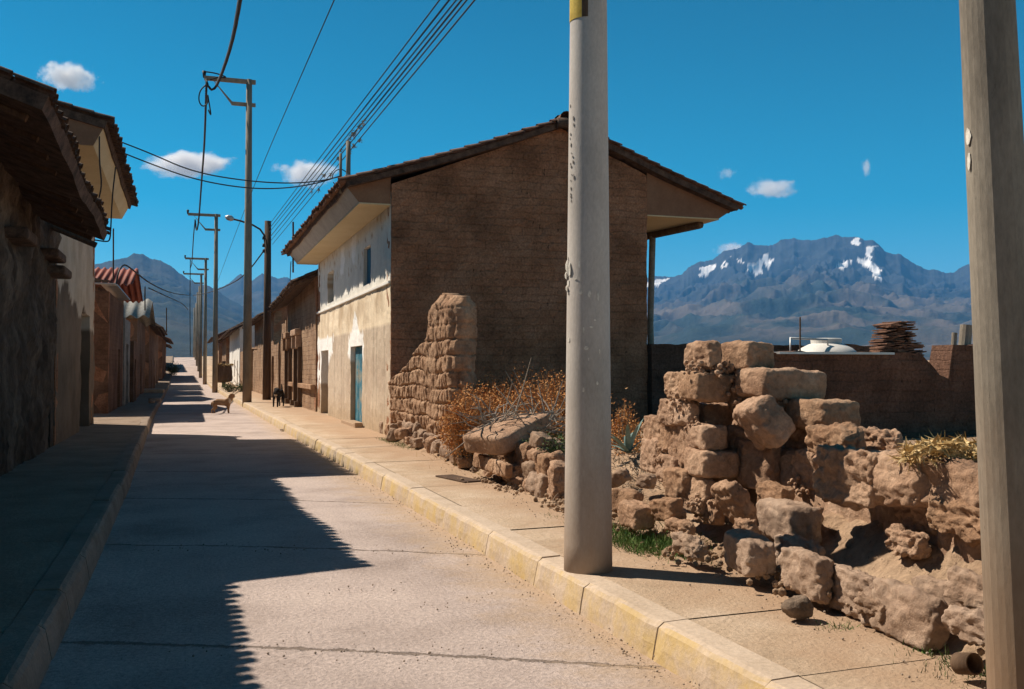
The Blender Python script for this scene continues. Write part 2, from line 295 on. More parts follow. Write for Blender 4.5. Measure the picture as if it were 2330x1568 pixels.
for y in ys:
    for i in range(k):
        t = i / (k - 1); x = (lx(y) - .02) * (1 - t) + (kx(y) + .02) * t
        b.v.append((x, y, ter(y) + .02 * math.sin(math.pi * t) - .015 + .006 * fr((x, y, 0), 1.3)))
for j in range(len(ys) - 1):
    for i in range(k - 1): a = j * k + i; b.f.append((a, a + 1, a + 1 + k, a + k))
tag(b.build('road', M['road'], None, True), kind='structure')

def kerb(name, xf, side, joints, m, hh=.2):
    b = MB(); random.seed(3)
    for j0, j1 in zip(joints[:-1], joints[1:]):
        n = max(2, int((j1 - j0) / .12)) if j0 < 20 else 3
        off = random.uniform(-.008, .008); dz = random.uniform(-.006, .006); vs = []; g = .006 if j0 < 20 else 0
        for i in range(n + 1):
            y = (j0 + g) + (j1 - j0 - 2 * g) * i / n; x = xf(y) + off * side; z = ter(y)
            e = .012 * fr((x, y * 1.0, 3 + side), 4) if j0 < 20 else 0
            endr = .012 if (i in (0, n) and j0 < 20) else 0
            prof = [(-.03, -.05), (-.02 + e + endr, .07), (.0 + e * 1.3 + endr, hh - .035), (.02 + e + endr, hh - .008 - abs(e) - endr), (.05, hh - endr * .5 + dz), (.2, hh + dz), (.2, -.05)]
            vs += [(x + side * p, y, z + q) for p, q in prof]
        K = 7; fs = []
        for i in range(n):
            for q in range(K - 1):
                a = i * K + q; f = (a, a + 1, a + 1 + K, a + K); fs.append(f if side < 0 else f[::-1])
        fs += [tuple(range(K)), tuple(range(n * K, n * K + K))[::-1]]
        b.add(vs, fs)
    tag(b.build(name, m), kind='structure')
jt = [-2, -.6, .7, 1.7, 2.8, 3.95, 5.04, 6.12, 7.05, 8.33, 9.9, 11.67, 13.3, 15, 16.8, 18.5, 20.3] + [22.4 + 2 * i for i in range(72)]
kerb('kerb', kx, 1, jt, M['kerb'])
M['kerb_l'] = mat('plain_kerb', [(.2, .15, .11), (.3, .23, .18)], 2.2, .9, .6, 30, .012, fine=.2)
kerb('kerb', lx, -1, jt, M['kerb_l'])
def pave_edge(y):   # inner edge of the right pavement
    return (3.47 + .02 * y if y < 12 else 3.71 + .04 * (y - 12)) + .06 * fr((y, 0, 5), .9)
b = MB(); pj = [y for y in jt if y < 21] + [24, 27, 30, 33]
for j0, j1 in zip(pj[:-1], pj[1:]):
    n = 8; vs = []; off = random.uniform(-.004, .004)
    for i in range(n + 1):
        y = j0 + .005 + (j1 - j0 - .01) * i / n
        xe = pave_edge(y) if y < 20.4 else 4.16
        vs += [(kx(y) + .205, y, .196 + off), (kx(y) * .5 + xe * .5, y, .2 + off), (xe, y, .205 + off), (xe, y, .05)]
    fs = [(i * 4 + q, i * 4 + q + 1, i * 4 + q + 5, i * 4 + q + 4) for i in range(n) for q in range(3)]
    b.add(vs, fs)
for y0 in range(33, 170, 3):
    vs = []
    for y in (y0, y0 + 3): vs += [(kx(y) + .205, y, ter(y) + .2), (kx(y) + 2.4, y, ter(y) + .2)]
    b.add(vs, [(0, 1, 3, 2)])
tag(b.build('pavement', M['pave'], None), kind='structure')
M['pave_left'] = mat('shade_darkened_pavement', [(.22, .16, .115), (.33, .25, .185)], 1.6, .92, .9, 34, .02, fine=.24)  # left pavement colour lowered so its shade renders deeper
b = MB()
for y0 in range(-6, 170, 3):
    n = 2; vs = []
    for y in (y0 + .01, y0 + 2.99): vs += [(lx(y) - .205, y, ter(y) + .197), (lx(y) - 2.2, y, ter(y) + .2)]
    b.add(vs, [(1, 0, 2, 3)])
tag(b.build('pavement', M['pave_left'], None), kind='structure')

# earth bank and yard beside the pavement (real relief)
def bank(x, y):
    e = pave_edge(y); d = x - e
    h = .19 + .32 * smooth(0.0, 1.2, d) * smooth(22, 15, y)
    h += .18 * smooth(.1, .9, d) * math.exp(-((y - 5.2) / 2.2) ** 2)
    h += .22 * smooth(.5, 1.6, d) * math.exp(-((y - 9.5) / 2.0) ** 2)
    h += (.045 * fr((x, y, 1), 1.1) + .03 * fr((x, y, 7), 4.5)) * smooth(-.1, .5, d)
    h += .02 * max(0, fr((x, y, 2), 14)) * smooth(0, .3, d)
    return h - .03 * smooth(.05, -.15, d)
sheet('soil', lin(3.3, 6.6, 150) + lin(6.8, 30, 24), lin(-1.0, 21.2, 350), bank, M['soil'])

# ------------------------------------------------------------------ tiles, walls, houses
def arc_tile(b, base, E, S, Nn, ra, rb, L, seg=5, flip=1, a0=0, lift=.02):
    vs = []
    for (rr, s, lf) in ((ra, 0, lift), (rb, L, 0)):
        for i in range(seg + 1):
            a = math.pi * i / seg
            vs.append(base + E * (-math.cos(a) * rr) + Nn * (math.sin(a) * rr * .75 * flip + lf) + S * s)
    fs = [(i, i + 1, i + 2 + seg, i + 1 + seg) for i in range(seg)]
    b.add(vs, fs)
def tiles(A, B, slope, n_rows, parent, m, pitch=.21, L=.36, seed=1, sag=.05, name='roof_tiles', seg=5, pans=True, thick=.1, slab_mat=None, bed=.05):
    """A->B along the eave, slope: vector from eave to ridge"""
    A, B, slope = Vector(A), Vector(B), Vector(slope); rnd = random.Random(seed)
    E = (B - A).normalized(); S = slope.normalized(); Nn = E.cross(S)
    if Nn.z < 0: Nn = -Nn
    n = int((B - A).length / pitch); b = MB(); ls = slope.length / n_rows
    for i in range(n + 1):
        e0 = A + E * (i * pitch); jit = rnd.uniform(-.07, .03)
        for j in range(n_rows):
            t = (j * ls) / slope.length
            sg = -sag * math.sin(math.pi * t) - sag * .6 * (fr((i * .07, seed, 0), 1) + .3 * fr((i * .3, j * .3, seed), 1))
            p = e0 + S * (j * ls + (jit if j == 0 else rnd.uniform(-.015, .015)) - .05) + Nn * (sg + .02) + E * rnd.uniform(-.012, .012)
            arc_tile(b, p, E, S, Nn, pitch * .43, pitch * .36, ls * 1.12, seg, 1, lift=.025)
            if pans and j < 2: arc_tile(b, p + E * pitch * .5 - Nn * .01, E, S, Nn, pitch * .4, pitch * .36, ls * 1.1, seg, -1, lift=.02)
    o = b.build(name, m, parent, True)
    # bed of mud and canes below the tiles
    b = MB(); kk = 24; vs = []
    nn = max(2, n // 2)
    for i in range(nn + 1):
        for j in range(9):
            t = j / 8; sg = -sag * math.sin(math.pi * t) - sag * .6 * fr((i * 2 * .07, seed, 0), 1)
            p = A + (B - A) * (i / nn) + slope * t + S * (bed if j == 0 else 0) + Nn * (sg - .005)
            vs.append(p); vs.append(p - Nn * (thick * (1 + .2 * fr((i * .3, j * .5, 9), 1))))
    fs = []
    W = 18
    for i in range(nn):
        for j in range(8):
            a = i * W + j * 2
            fs += [(a, a + 2, a + 2 + W, a + W), (a + 1, a + 1 + W, a + 3 + W, a + 3)]
        fs += [(i * W, i * W + W, i * W + W + 1, i * W + 1), (i * W + 16, i * W + 17, i * W + W + 17, i * W + W + 16)]
    fs += [tuple([j * 2 for j in range(9)] + [j * 2 + 1 for j in reversed(range(9))]), tuple([nn * W + j * 2 + 1 for j in range(9)] + [nn * W + j * 2 for j in reversed(range(9))])]
    b.add(vs, fs); b.build('roof_bed', slab_mat or M['tile_dark'], parent)
    return o
def wall(O, U, length, top, thick, openings, m, parent, name='wall', res=.25, rough=.02, colf=None, z0=0, seed=0, Nn=None):
    """upright wall from O along U; top(u)->height; openings (u0,u1,v0,v1); Nn points out of the wall"""
    O = Vector(O); U = Vector(U).normalized(); Z = Vector((0, 0, 1)); Nn = Vector(Nn) if Nn else U.cross(Z)
    us = set([0, length]); H = max(top(u) for u in lin(0, length, 30)); vs_ = set([z0])
    for o in openings: us |= {o[0], o[1]}; vs_ |= {o[2], o[3]}
    us = sorted(us); vv = sorted(v for v in vs_ if v < H); fu = []
    for a, c in zip(us[:-1], us[1:]):
        n = max(1, int(round((c - a) / res))); fu += [a + (c - a) * i / n for i in range(n)]
    fu.append(length); vmax = max([o[3] for o in openings] + [z0]); fv = []
    vv = [v for v in vv if v <= vmax]
    for a, c in zip(vv[:-1], vv[1:]):
        n = max(1, int(round((c - a) / res))); fv += [a + (c - a) * i / n for i in range(n)]
    fv.append(vv[-1] if vv else z0); nu = len(fu); k = len(fv); ntop = max(2, int((H - fv[-1]) / res))
    def pt(u, j):
        if j < k: v = fv[j]
        else: t = (j - k + 1) / ntop; tp = max(top(u), fv[-1] + .02); v = fv[-1] + (tp - fv[-1]) * t
        return u, v
    tot = k + ntop; b = MB(); cols = []
    def inop(u, v): return any(o[0] < u < o[1] and o[2] < v < o[3] for o in openings)
    for side in (0, 1):
        for u in fu:
            for j in range(tot):
                uu, v = pt(u, j); edge = any(abs(uu - q) < 1e-4 for o in openings for q in o[:2]) or uu in (0, length)
                dsp = rough * fr((uu, v, seed + side * 9), 1.1) + rough * .5 * fr((uu, v, seed + 3), 5)
                p = O + U * uu + Z * v + Nn * (dsp - side * thick)
                b.v.append(tuple(p)); cols.append(colf(uu, v) if colf else (1, 1, 1))
    S1 = nu * tot; keep = {}
    for i in range(nu - 1):
        for j in range(tot - 1):
            u, v = (fu[i] + fu[i + 1]) / 2, (pt(fu[i], j)[1] + pt(fu[i], j + 1)[1]) / 2
            if inop(u, v): keep[(i, j)] = False; continue
            keep[(i, j)] = True; a = i * tot + j
            b.f.append((a, a + tot, a + tot + 1, a + 1)); b.f.append((a + S1, a + S1 + 1, a + S1 + tot + 1, a + S1 + tot))
    def solid(i, j): return keep.get((i, j), False)
    for i in range(nu):
        for j in range(tot - 1):
            if solid(i - 1, j) != solid(i, j): a = i * tot + j; b.f.append((a, a + 1, a + 1 + S1, a + S1))
    for i in range(nu - 1):
        for j in range(tot):
            if solid(i, j - 1) != solid(i, j): a = i * tot + j; b.f.append((a, a + tot, a + tot + S1, a + S1))
    return b.build(name, m, parent, False, cols if colf else None)
def plank_door(O, U, Nn, wd, ht, m, parent, name='door', planks=5, inset=.12, frame=True, label=None):
    O, U, Nn = Vector(O), Vector(U).normalized(), Vector(Nn).normalized(); Z = Vector((0, 0, 1))
    def B2(b, u0, u1, v0, v1, d0, d1):
        vs = [O + U * u + Z * v + Nn * d for d in (d0, d1) for (u, v) in ((u0, v0), (u1, v0), (u1, v1), (u0, v1))]
        b.add(vs, [(0, 1, 2, 3), (7, 6, 5, 4), (0, 4, 5, 1), (1, 5, 6, 2), (2, 6, 7, 3), (3, 7, 4, 0)])
    b = MB()
    for i in range(planks):
        B2(b, wd * i / planks + .005, wd * (i + 1) / planks - .005, 0.02, ht - .02, -inset - .04, -inset + random.uniform(-.004, .004))
    d = b.build(name, m, parent)
    if label: d['label'] = label
    if frame:
        b = MB(); B2(b, 0.002, .07, 0, ht, -inset + .006, -inset + .05); B2(b, wd - .07, wd - .002, 0, ht, -inset + .006, -inset + .05); B2(b, .07, wd - .07, ht - .08, ht, -inset + .006, -inset + .05)
        b.build('frame', M['wood'], d)
    return d

def house(name, label, side, y0, y1, fx, zw, ov, rise, depth, wm, gm, tm, openings=(), tilt=0.0, ridge_frac=.5, res=.5, seg=3, pitch=.26, cat='house', doormat=None, group=None, zb=None, gable_near=True, tiled=True, eave_z=None, doors=True, rows=8, endov=.35):
    """adobe house with its ridge along the street; side=-1 left, +1 right; eave height zw at near end, +tilt at the far end"""
    base = ter((y0 + y1) / 2) if zb is None else zb
    h = empty(name, (fx, y0, base)); tag(h, label, cat, group)
    s = side; Nn = Vector((-s, 0, 0)); L = y1 - y0
    zt = lambda u: zw + tilt * u / L
    wall((fx, y0, base), (0, 1, 0), L, lambda u: zt(u), .45, openings, wm, h, 'street_wall', res, .03, Nn=Nn, seed=y0)
    sl = rise / (depth * ridge_frac)
    def gtop(u):
        x = u; t = depth * ridge_frac
        return zw - .02 + (sl * x if x < t else rise - rise * (x - t) / (depth - t))
    # gables butt against the street wall's inner face, set 3 mm back
    wall((fx + s * .003, y0, base), (s, 0, 0), depth, gtop, .4, [], gm, h, 'gable_wall', res, .03, Nn=(0, -1, 0), seed=y0 + 2)
    wall((fx + s * .003, y1, base), (s, 0, 0), depth, lambda u: gtop(u) + tilt, .4, [], gm, h, 'gable_wall', 1.0, .03, Nn=(0, 1, 0), seed=y0 + 5)
    wall((fx + s * depth, y0 + .42, base), (0, 1, 0), L - .84, lambda u: zw - .1, .4, [], gm, h, 'back_wall', 1.5, .03, Nn=(s, 0, 0))
    ez = zw - sl * ov
    A = Vector((fx - s * ov, y0 - endov, base + ez + .1)); B = Vector((fx - s * ov, y1 + endov, base + ez + .1 + tilt))
    up_ = Vector((s * (ov + depth * ridge_frac), 0, sl * (ov + depth * ridge_frac)))
    if tiled:
        tiles(A, B, up_, rows, h, tm, bed=-.07 if name == 'near_house' else .05, pitch=pitch, seed=int(y0), seg=seg, name='roof_tiles')
        back = depth * (1 - ridge_frac) + .3
        A2 = A + up_ + Vector((s * back, 0, -rise / (depth * (1 - ridge_frac)) * back)); B2 = B + up_ + Vector((s * back, 0, -rise / (depth * (1 - ridge_frac)) * back))
        tiles(A2, B2, Vector((-s * back, 0, rise / (depth * (1 - ridge_frac)) * back)), rows, h, tm, pitch=pitch, seed=int(y0) + 9, seg=seg, pans=False)
        rb = MB(); rb.tube([A + up_ + (B - A) * t + Vector((0, 0, -.02)) for t in lin(0, 1, 20)], .1, 6); rb.build('ridge', tm, h, True)
    if doors:
        for o in openings:
            plank_door((fx, y0 + o[0], base + o[2]), (0, 1, 0), Nn, o[1] - o[0], o[3] - o[2], doormat or M['wood_dark'], h, 'door' if o[3] - o[2] > 1.5 else 'shutter', planks=4, inset=.22)
    return h

# ---- large two-storey house on the right
HX, HY0, HY1 = 4.12, 20.6, 33.0
H = empty('corner_house', (HX, HY0, .2)); tag(H, 'two-storey house with bare brown adobe gable and white upper street front', 'house')
rs_ = random.Random(4)
def facade_col(u, v):
    y = HY0 + u; z = v + .05
    n1 = fr((u, v, 1), 1.2); n2 = fr((u, v, 4), 4)
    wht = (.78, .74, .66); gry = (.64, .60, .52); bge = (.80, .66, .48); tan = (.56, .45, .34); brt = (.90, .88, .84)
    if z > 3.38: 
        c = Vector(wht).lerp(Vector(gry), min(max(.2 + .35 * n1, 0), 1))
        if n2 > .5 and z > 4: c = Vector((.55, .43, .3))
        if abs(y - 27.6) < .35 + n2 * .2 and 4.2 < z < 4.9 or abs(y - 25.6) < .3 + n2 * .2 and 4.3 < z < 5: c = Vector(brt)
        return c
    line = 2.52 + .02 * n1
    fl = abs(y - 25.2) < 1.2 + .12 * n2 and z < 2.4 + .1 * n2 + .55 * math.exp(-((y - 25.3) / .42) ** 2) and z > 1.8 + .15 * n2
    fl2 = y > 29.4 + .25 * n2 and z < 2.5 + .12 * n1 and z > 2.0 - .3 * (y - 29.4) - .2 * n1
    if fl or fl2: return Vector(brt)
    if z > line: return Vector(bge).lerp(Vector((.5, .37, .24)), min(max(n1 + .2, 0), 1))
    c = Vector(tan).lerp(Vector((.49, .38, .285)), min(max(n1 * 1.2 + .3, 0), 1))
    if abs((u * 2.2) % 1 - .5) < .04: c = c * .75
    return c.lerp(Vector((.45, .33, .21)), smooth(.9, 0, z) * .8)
ops = [(9.8, 11.5, 0.0, 2.05), (3.6, 5.4, 0.0, 2.05), (8.75, 10.05, 3.5, 4.45), (2.45, 3.45, 3.52, 4.45)]
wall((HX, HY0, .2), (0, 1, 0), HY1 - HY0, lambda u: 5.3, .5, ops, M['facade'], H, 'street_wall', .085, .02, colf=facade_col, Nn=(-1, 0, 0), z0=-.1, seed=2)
wall((HX + .004, HY0 - .045, .2), (1, 0, 0), 6.1, lambda u: (5.45 + u * (1.52 / 3.9)) if u < 3.9 else (6.97 - (u - 3.9) * .43), .5, [], M['adobe_y'], H, 'gable_wall', .12, .045, Nn=(0, -1, 0), z0=-.2, seed=11)
wall((HX + 6.1, HY0 + .5, .2), (0, 1, 0), HY1 - HY0 - .5, lambda u: 5.6, .4, [], M['adobe_x'], H, 'back_wall', 1, .03, Nn=(1, 0, 0))
wall((HX + .004, HY1, .2), (1, 0, 0), 6.1, lambda u: (5.45 + u * (1.52 / 3.9)) if u < 3.9 else (6.97 - (u - 3.9) * .43), .5, [], M['adobe_y'], H, 'gable_wall', .6, .03, Nn=(0, 1, 0))
# ledge across the front, door sills, roof
b = MB(); b.box((HX - .05, HY0 + .02, 3.50), (HX + .03, HY1, 3.57)); b.build('ledge', M['white'], H, bev=.01)
b = MB(); b.box((HX - .22, HY0 + 3.45, .19), (HX + .1, HY0 + 5.6, .29)); b.box((HX - .24, HY0 + 3.2, .19), (HX - .05, HY0 + 3.45, .33)); b.build('doorstep', M['pave'], H, bev=.015)
RX = HX + 3.98; RZ = 7.32
EXL, EZL = 3.06, 5.6
tiles((EXL, HY0 - .28, EZL), (EXL, HY1 + .6, EZL), (RX - EXL, 0, RZ - EZL), 15, H, M['tile'], pitch=.2, seed=3, sag=.06, thick=.12)
EXR, EZR = 12.62, 5.58
tiles((EXR, HY0 - .28, EZR), (EXR, HY1 + .6, EZR), (RX - EXR, 0, RZ - EZR), 14, H, M['tile'], pitch=.2, seed=8, sag=.06, thick=.12)
b = MB()
for i in range(34):
    y = HY0 - .3 + i * .39
    arc_tile(b, Vector((RX, y, RZ - .0 + .02 * fr((i, 0, 0), .4))), Vector((1, 0, 0)), Vector((0, 1, 0)), Vector((0, 0, 1)), .17, .15, .44, 6, 1.3, lift=.03)
b.build('ridge', M['tile'], H, True)
b = MB(); b.tube([(RX - .25, HY0 - .33, RZ - .1), (RX + .3, HY0 - .33, RZ - .1)], .12, 8)
b.build('ridge_cap', M['tile_dark'], H, True)
# boxed eaves: sloping fascia, flat soffit, plastered end
def eave_box(x_tile, z_tile, x_fb, z_s, x_wall, y0, y1, endm, ztop_wall):
    b = MB(); b.add([(x_fb, y0, z_s), (x_fb, y1, z_s), (x_tile, y1, z_tile), (x_tile, y0, z_tile)], [(0, 1, 2, 3)]); b.build('fascia', M['fascia'], H)
    b = MB(); b.box((min(x_fb, x_wall), y0, z_s - .03), (max(x_fb, x_wall), y1, z_s)); b.build('soffit', M['cream'], H)
    b = MB(); b.add([(x_fb, y0 + .002, z_s), (x_wall, y0 + .002, z_s), (x_wall, y0 + .002, ztop_wall), (x_tile, y0 + .002, z_tile)], [(0, 1, 2, 3)])
    b.build('eave_end', endm, H)
M['endpl'] = mat('ochre_eave_plaster', [(.2, .1, .06), (.27, .15, .09)], 1.5, .9, .3, 20, .01, fine=.12)
eave_box(EXL + .1, EZL - .06, EXL + .36, 5.22, HX - .01, HY0 - .02, HY1 + .2, M['endpl'], 5.9)
eave_box(EXR - .1, EZR - .06, EXR - .45, 5.3, HX + 6.12, HY0 - .02, HY1 + .2, M['endpl'], 6.35)
# front window + doors
plank_door((HX, HY0 + 2.45, 3.72), (0, 1, 0), (-1, 0, 0), 1.0, .93, M['door_teal'], H, 'shutter', 2, .09, label='blue shutter half open in the upper window')
plank_door((HX, HY0 + 8.75, 3.7), (0, 1, 0), (-1, 0, 0), 1.3, .95, M['wood_dark'], H, 'shutter', 2, .3)
plank_door((HX, HY0 + 3.6, .2), (0, 1, 0), (-1, 0, 0), 1.8, 2.05, M['door_blue'], H, 'door', 6, .12, label='weathered blue plank door')
plank_door((HX, HY0 + 9.8, .2), (0, 1, 0), (-1, 0, 0), 1.7, 2.05, M['wood_dark'], H, 'door', 8, .42)
# rear balcony post and beam under the right eave
b = MB(); qx = ony(1482, 650, HY0 + 2.4).x; b.tube([(qx, HY0 + 2.4, .2), (qx - .03, HY0 + 2.4, 2.9), (qx + .04, HY0 + 2.4, 5.15)], [.1, .085, .09], 8); b.build('balcony_post', M['wood_grey'], H, True)
b = MB(); b.tube([(11.9, HY0 + .4, 5.2), (qx + .06, HY0 + 2.4, 5.2), (10.9, HY0 + 6, 5.2)], .1, 8); b.build('eave_beam', M['wood'], H, True)
# mast pipes on the left eave
for i, (x, y, z0_, z1_, r_) in enumerate([(3.25, HY0 + .35, 5.5, 6.6, .05), (3.12, HY0 + .6, 5.5, 6.38, .032)]):
    t = empty('roof_mast', (x, y, z0_))
    tag(t, ['thicker and taller pipe mast on the left eave of the corner house', 'thinner pipe mast carrying wires on the left eave of the corner house'][i], 'mast', 'pipe masts on the corner house roof')
    b = MB(); b.tube([(x, y, z0_), (x, y, z1_)], r_, 8); b.build('pipe', M['concrete_dark'], t, True)
    if i == 1:
        b = MB(); b.tube([(x - .18 * math.cos(a), y, z1_ - .55 + .2 * math.sin(a)) for a in lin(0, 5.8, 14)], .012, 5); b.build('cable_loop', M['black'], t, True)
    else:
        b = MB(); b.box((x - .07, y - .08, z0_ + .28), (x + .1, y + .05, z0_ + .36)); b.build('clamp', M['metal'], t)

# ---- houses further along on the right
h2 = house('adobe_house', 'low lit adobe house with bracketed doorways beside the corner house', 1, 33.35, 43.6, 4.1, 4.75, .75, 1.5, 6, M['adobe_x'], M['adobe_y'], M['tile_dark'],
           [(4.4, 5.9, 0, 2.75), (8.2, 9.7, 0, 2.75)], tilt=-.35, zb=.1, doormat=M['wood'], res=.3, endov=.15, seg=4, pitch=.24, rows=9)
for y in (33.35 + 4.4, 33.35 + 8.2):
    b = MB(); b.box((3.82, y - .12, 2.95), (4.12, y + 1.62, 3.2)); b.box((3.86, y - .1, 2.45), (4.1, y + .1, 2.95)); b.box((3.86, y + 1.45, 2.45), (4.1, y + 1.6, 2.95)); b.build('door_hood', M['adobe'], h2, bev=.04)
    for dy in (-.12, 1.5):
        b = MB(); b.box((3.95, y + dy, .2), (4.09, y + dy + .12, 2.5)); b.tube([(3.93, y + dy + .06, .2), (3.93, y + dy + .06, .42)], .12, 8); b.build('door_post', M['wood'], h2)
b = MB(); b.box((3.93, 33.4, .95), (4.09, 37.6, 1.12)); b.box((3.93, 39.4, .95), (4.09, 41.4, 1.12)); b.build('ledge', M['adobe'], h2, bev=.02)

def ywall(name, label, x, y0, y1, top, m, openings=(), thick=.4, cat='wall', res=.3, group=None, side=1, base=None, rough=.03):
    base = ter(y0) if base is None else base
    h = empty(name, (x, y0, base)); tag(h, label, cat, group)
    wall((x, y0, base), (0, 1, 0), y1 - y0, top, thick, list(openings), m, h, 'wall', res, rough, Nn=(-side, 0, 0), seed=y0)
    for o in openings:
        plank_door((x, y0 + o[0], base + o[2]), (0, 1, 0), (-side, 0, 0), o[1] - o[0], o[3] - o[2], M['wood_dark'], h, 'door', 4, .2)
    return h
ywall('boundary_wall', 'sunlit adobe boundary wall with two narrow doors behind the wooden pole', 4.0, 46.4, 66, lambda u: 2.85 + .1 * fr((u, 0, 0), .8), M['adobe_x'], [(3, 4.2, 0, 2.3), (9, 10.4, 0, 2.2)])
g = ywall('wall_pillar', 'tall adobe wall stub beside the low adobe house', 4.08, 43.9, 46.3, lambda u: 3.75 + .15 * fr((u, 1, 0), 1.5), M['adobe_x'])
house('gable_house', 'dark gabled adobe house behind the sunlit boundary wall', 1, 57, 74, 4.6, 5.0, .8, 2.0, 8, M['adobe_x'], M['adobe_y'], M['tile_dark'], [], res=.6)
ywall('boundary_wall', 'pale plastered wall between the gable house and the white house', 3.9, 66.2, 80.5, lambda u: 3.0 + .15 * fr((u, 2, 0), .5), M['adobe_x'], [(8, 9.5, 0, 2.2)])
house('white_house', 'white plastered house with a sloping tiled eave down the street', 1, 81.6, 102, 3.9, 5.0, .8, 1.6, 6, M['white'], M['white'], M['tile_dark'], [(3, 4.2, 0, 2.3), (8, 9.4, .9, 2.4)], res=.8)
house('brown_house', 'brown tiled house just past the white house', 1, 103, 116, 3.6, 4.4, .8, 1.6, 6, M['adobe_x'], M['adobe_y'], M['tile_dark'], [(3, 4.2, 0, 2.3)], res=.8)
house('tiled_house', 'distant right-hand house near the crest of the street', 1, 118, 140, 3.3, 4.3, .8, 1.6, 6, M['adobe_x'], M['adobe_y'], M['tile_dark'], [(3, 4.2, 0, 2.3)], res=1)

# ---- left row, all in its own shade
# house that stands beside the photographer, out of frame, shading the road
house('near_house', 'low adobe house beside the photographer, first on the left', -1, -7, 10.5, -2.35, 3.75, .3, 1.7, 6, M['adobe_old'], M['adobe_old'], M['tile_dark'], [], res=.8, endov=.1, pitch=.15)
def left_eave(name, label, y0, y1, za, zb_, ex, slope, wm, openings, ridge_z=None, soffit=False, zwall=5.2, endov=0):
    h = empty(name, (-2.4, y0, .1)); tag(h, label, 'house')
    wall((-2.4, y0, .1), (0, 1, 0), y1 - y0, lambda u: zwall + (zb_ - za) * u / (y1 - y0), .5, openings, wm, h, 'street_wall', .12, .05, Nn=(1, 0, 0), seed=y0, colf=None)
    return h
# B : dark peeling wall, heavy tiled eave
BY0, BY1 = 10.9, 19.2
Bh = empty('shaded_house', (-2.4, BY0, .1)); tag(Bh, 'nearest visible left house with dark peeling mud wall and drooping tiled eave', 'house')
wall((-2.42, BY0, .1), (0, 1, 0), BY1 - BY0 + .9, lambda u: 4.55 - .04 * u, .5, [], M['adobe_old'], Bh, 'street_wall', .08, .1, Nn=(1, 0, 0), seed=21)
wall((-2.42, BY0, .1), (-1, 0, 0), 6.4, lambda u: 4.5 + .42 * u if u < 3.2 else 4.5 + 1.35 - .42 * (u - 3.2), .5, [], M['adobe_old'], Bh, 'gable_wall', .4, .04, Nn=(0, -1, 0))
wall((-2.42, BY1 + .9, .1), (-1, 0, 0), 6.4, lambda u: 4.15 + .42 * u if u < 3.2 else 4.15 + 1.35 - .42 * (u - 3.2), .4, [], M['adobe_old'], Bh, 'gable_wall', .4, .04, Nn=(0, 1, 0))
tiles((-1.42, BY0 - .3, 4.42), (-1.42, BY1 - 1.1, 4.05), (-4.3, 0, 1.8), 13, Bh, M['tile_dark'], pitch=.165, bed=-.075, seed=14, sag=.1, thick=.16)
tiles((-10, BY0 - .2, 4.4), (-10, BY1 - .9, 4.05), (4.3, 0, 1.8), 10, Bh, M['tile_dark'], pitch=.3, seed=15, sag=.05, pans=False)
for i in range(11): 
    y = BY0 + .2 + i * .8; z = 4.22 - .045 * (y - BY0); b = MB(); b.tube([(-1.62, y, z + .06), (-2.7, y + .02, z + .51)], .055, 7); b.build('rafter', M['wood_dark'], Bh)
for i, (u0, v0, u1, v1, x_) in enumerate([(30, 540, 105, 540, -2.2), (112, 583, 160, 583, -2.2), (112, 618, 187, 622, -2.15)]):
    a = onx((u0 + u1) / 2, (v0 + v1) / 2, x_)
    b = MB(); b.box((a.x - .3, a.y - .55, a.z - .08), (a.x + .05, a.y + .55, a.z + .08)); b.build('beam_stub', M['tile_dark'], Bh, bev=.04)
# C : taller white house with boxed eave
CY0, CY1 = 20.15, 27.9
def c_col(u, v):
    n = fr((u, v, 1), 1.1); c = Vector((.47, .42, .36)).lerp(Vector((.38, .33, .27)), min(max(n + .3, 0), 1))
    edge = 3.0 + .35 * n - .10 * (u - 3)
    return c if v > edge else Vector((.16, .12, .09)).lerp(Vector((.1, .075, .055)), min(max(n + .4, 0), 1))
Ch = empty('whitewashed_house', (-2.4, CY0, .1)); tag(Ch, 'tall left house with white upper wall and boxed cream eave', 'house')
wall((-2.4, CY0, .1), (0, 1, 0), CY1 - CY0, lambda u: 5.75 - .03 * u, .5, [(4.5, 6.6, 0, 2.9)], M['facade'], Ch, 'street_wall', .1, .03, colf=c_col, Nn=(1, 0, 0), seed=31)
plank_door((-2.4, CY0 + 4.5, .1), (0, 1, 0), (1, 0, 0), 2.1, 2.9, M['wood_dark'], Ch, 'door', 5, .25)
for yy, nn in ((CY0, -1), (CY1, 1)):
    wall((-2.403, yy, .1), (-1, 0, 0), 6.4, lambda u: 5.75 + .3 * u if u < 3.2 else 6.71 - .3 * (u - 3.2), .4, [], M['adobe_y'], Ch, 'gable_wall', .3, .04, Nn=(0, nn, 0))
tiles((-1.38, 18.7, 6.1), (-1.38, 26.7, 5.9), (-4.2, 0, 1.2), 12, Ch, M['tile_dark'], pitch=.22, seed=24, sag=.05, thick=.14)
tiles((-9.8, 18.7, 6.1), (-9.8, 26.7, 5.9), (4.2, 0, 1.2), 10, Ch, M['tile_dark'], pitch=.3, seed=25, sag=.05, pans=False)
b = MB(); b.add([(-1.66, 18.75, 5.66), (-2.4, 18.75, 5.66), (-2.4, 26.6, 5.5), (-1.66, 26.6, 5.5)], [(0, 1, 2, 3)]); b.build('soffit', M['cream'], Ch)
b = MB(); b.add([(-1.66, 18.75, 5.66), (-1.66, 26.6, 5.5), (-1.46, 26.6, 5.88), (-1.46, 18.75, 6.06)], [(0, 1, 2, 3)]); b.build('fascia', M['cream'], Ch)
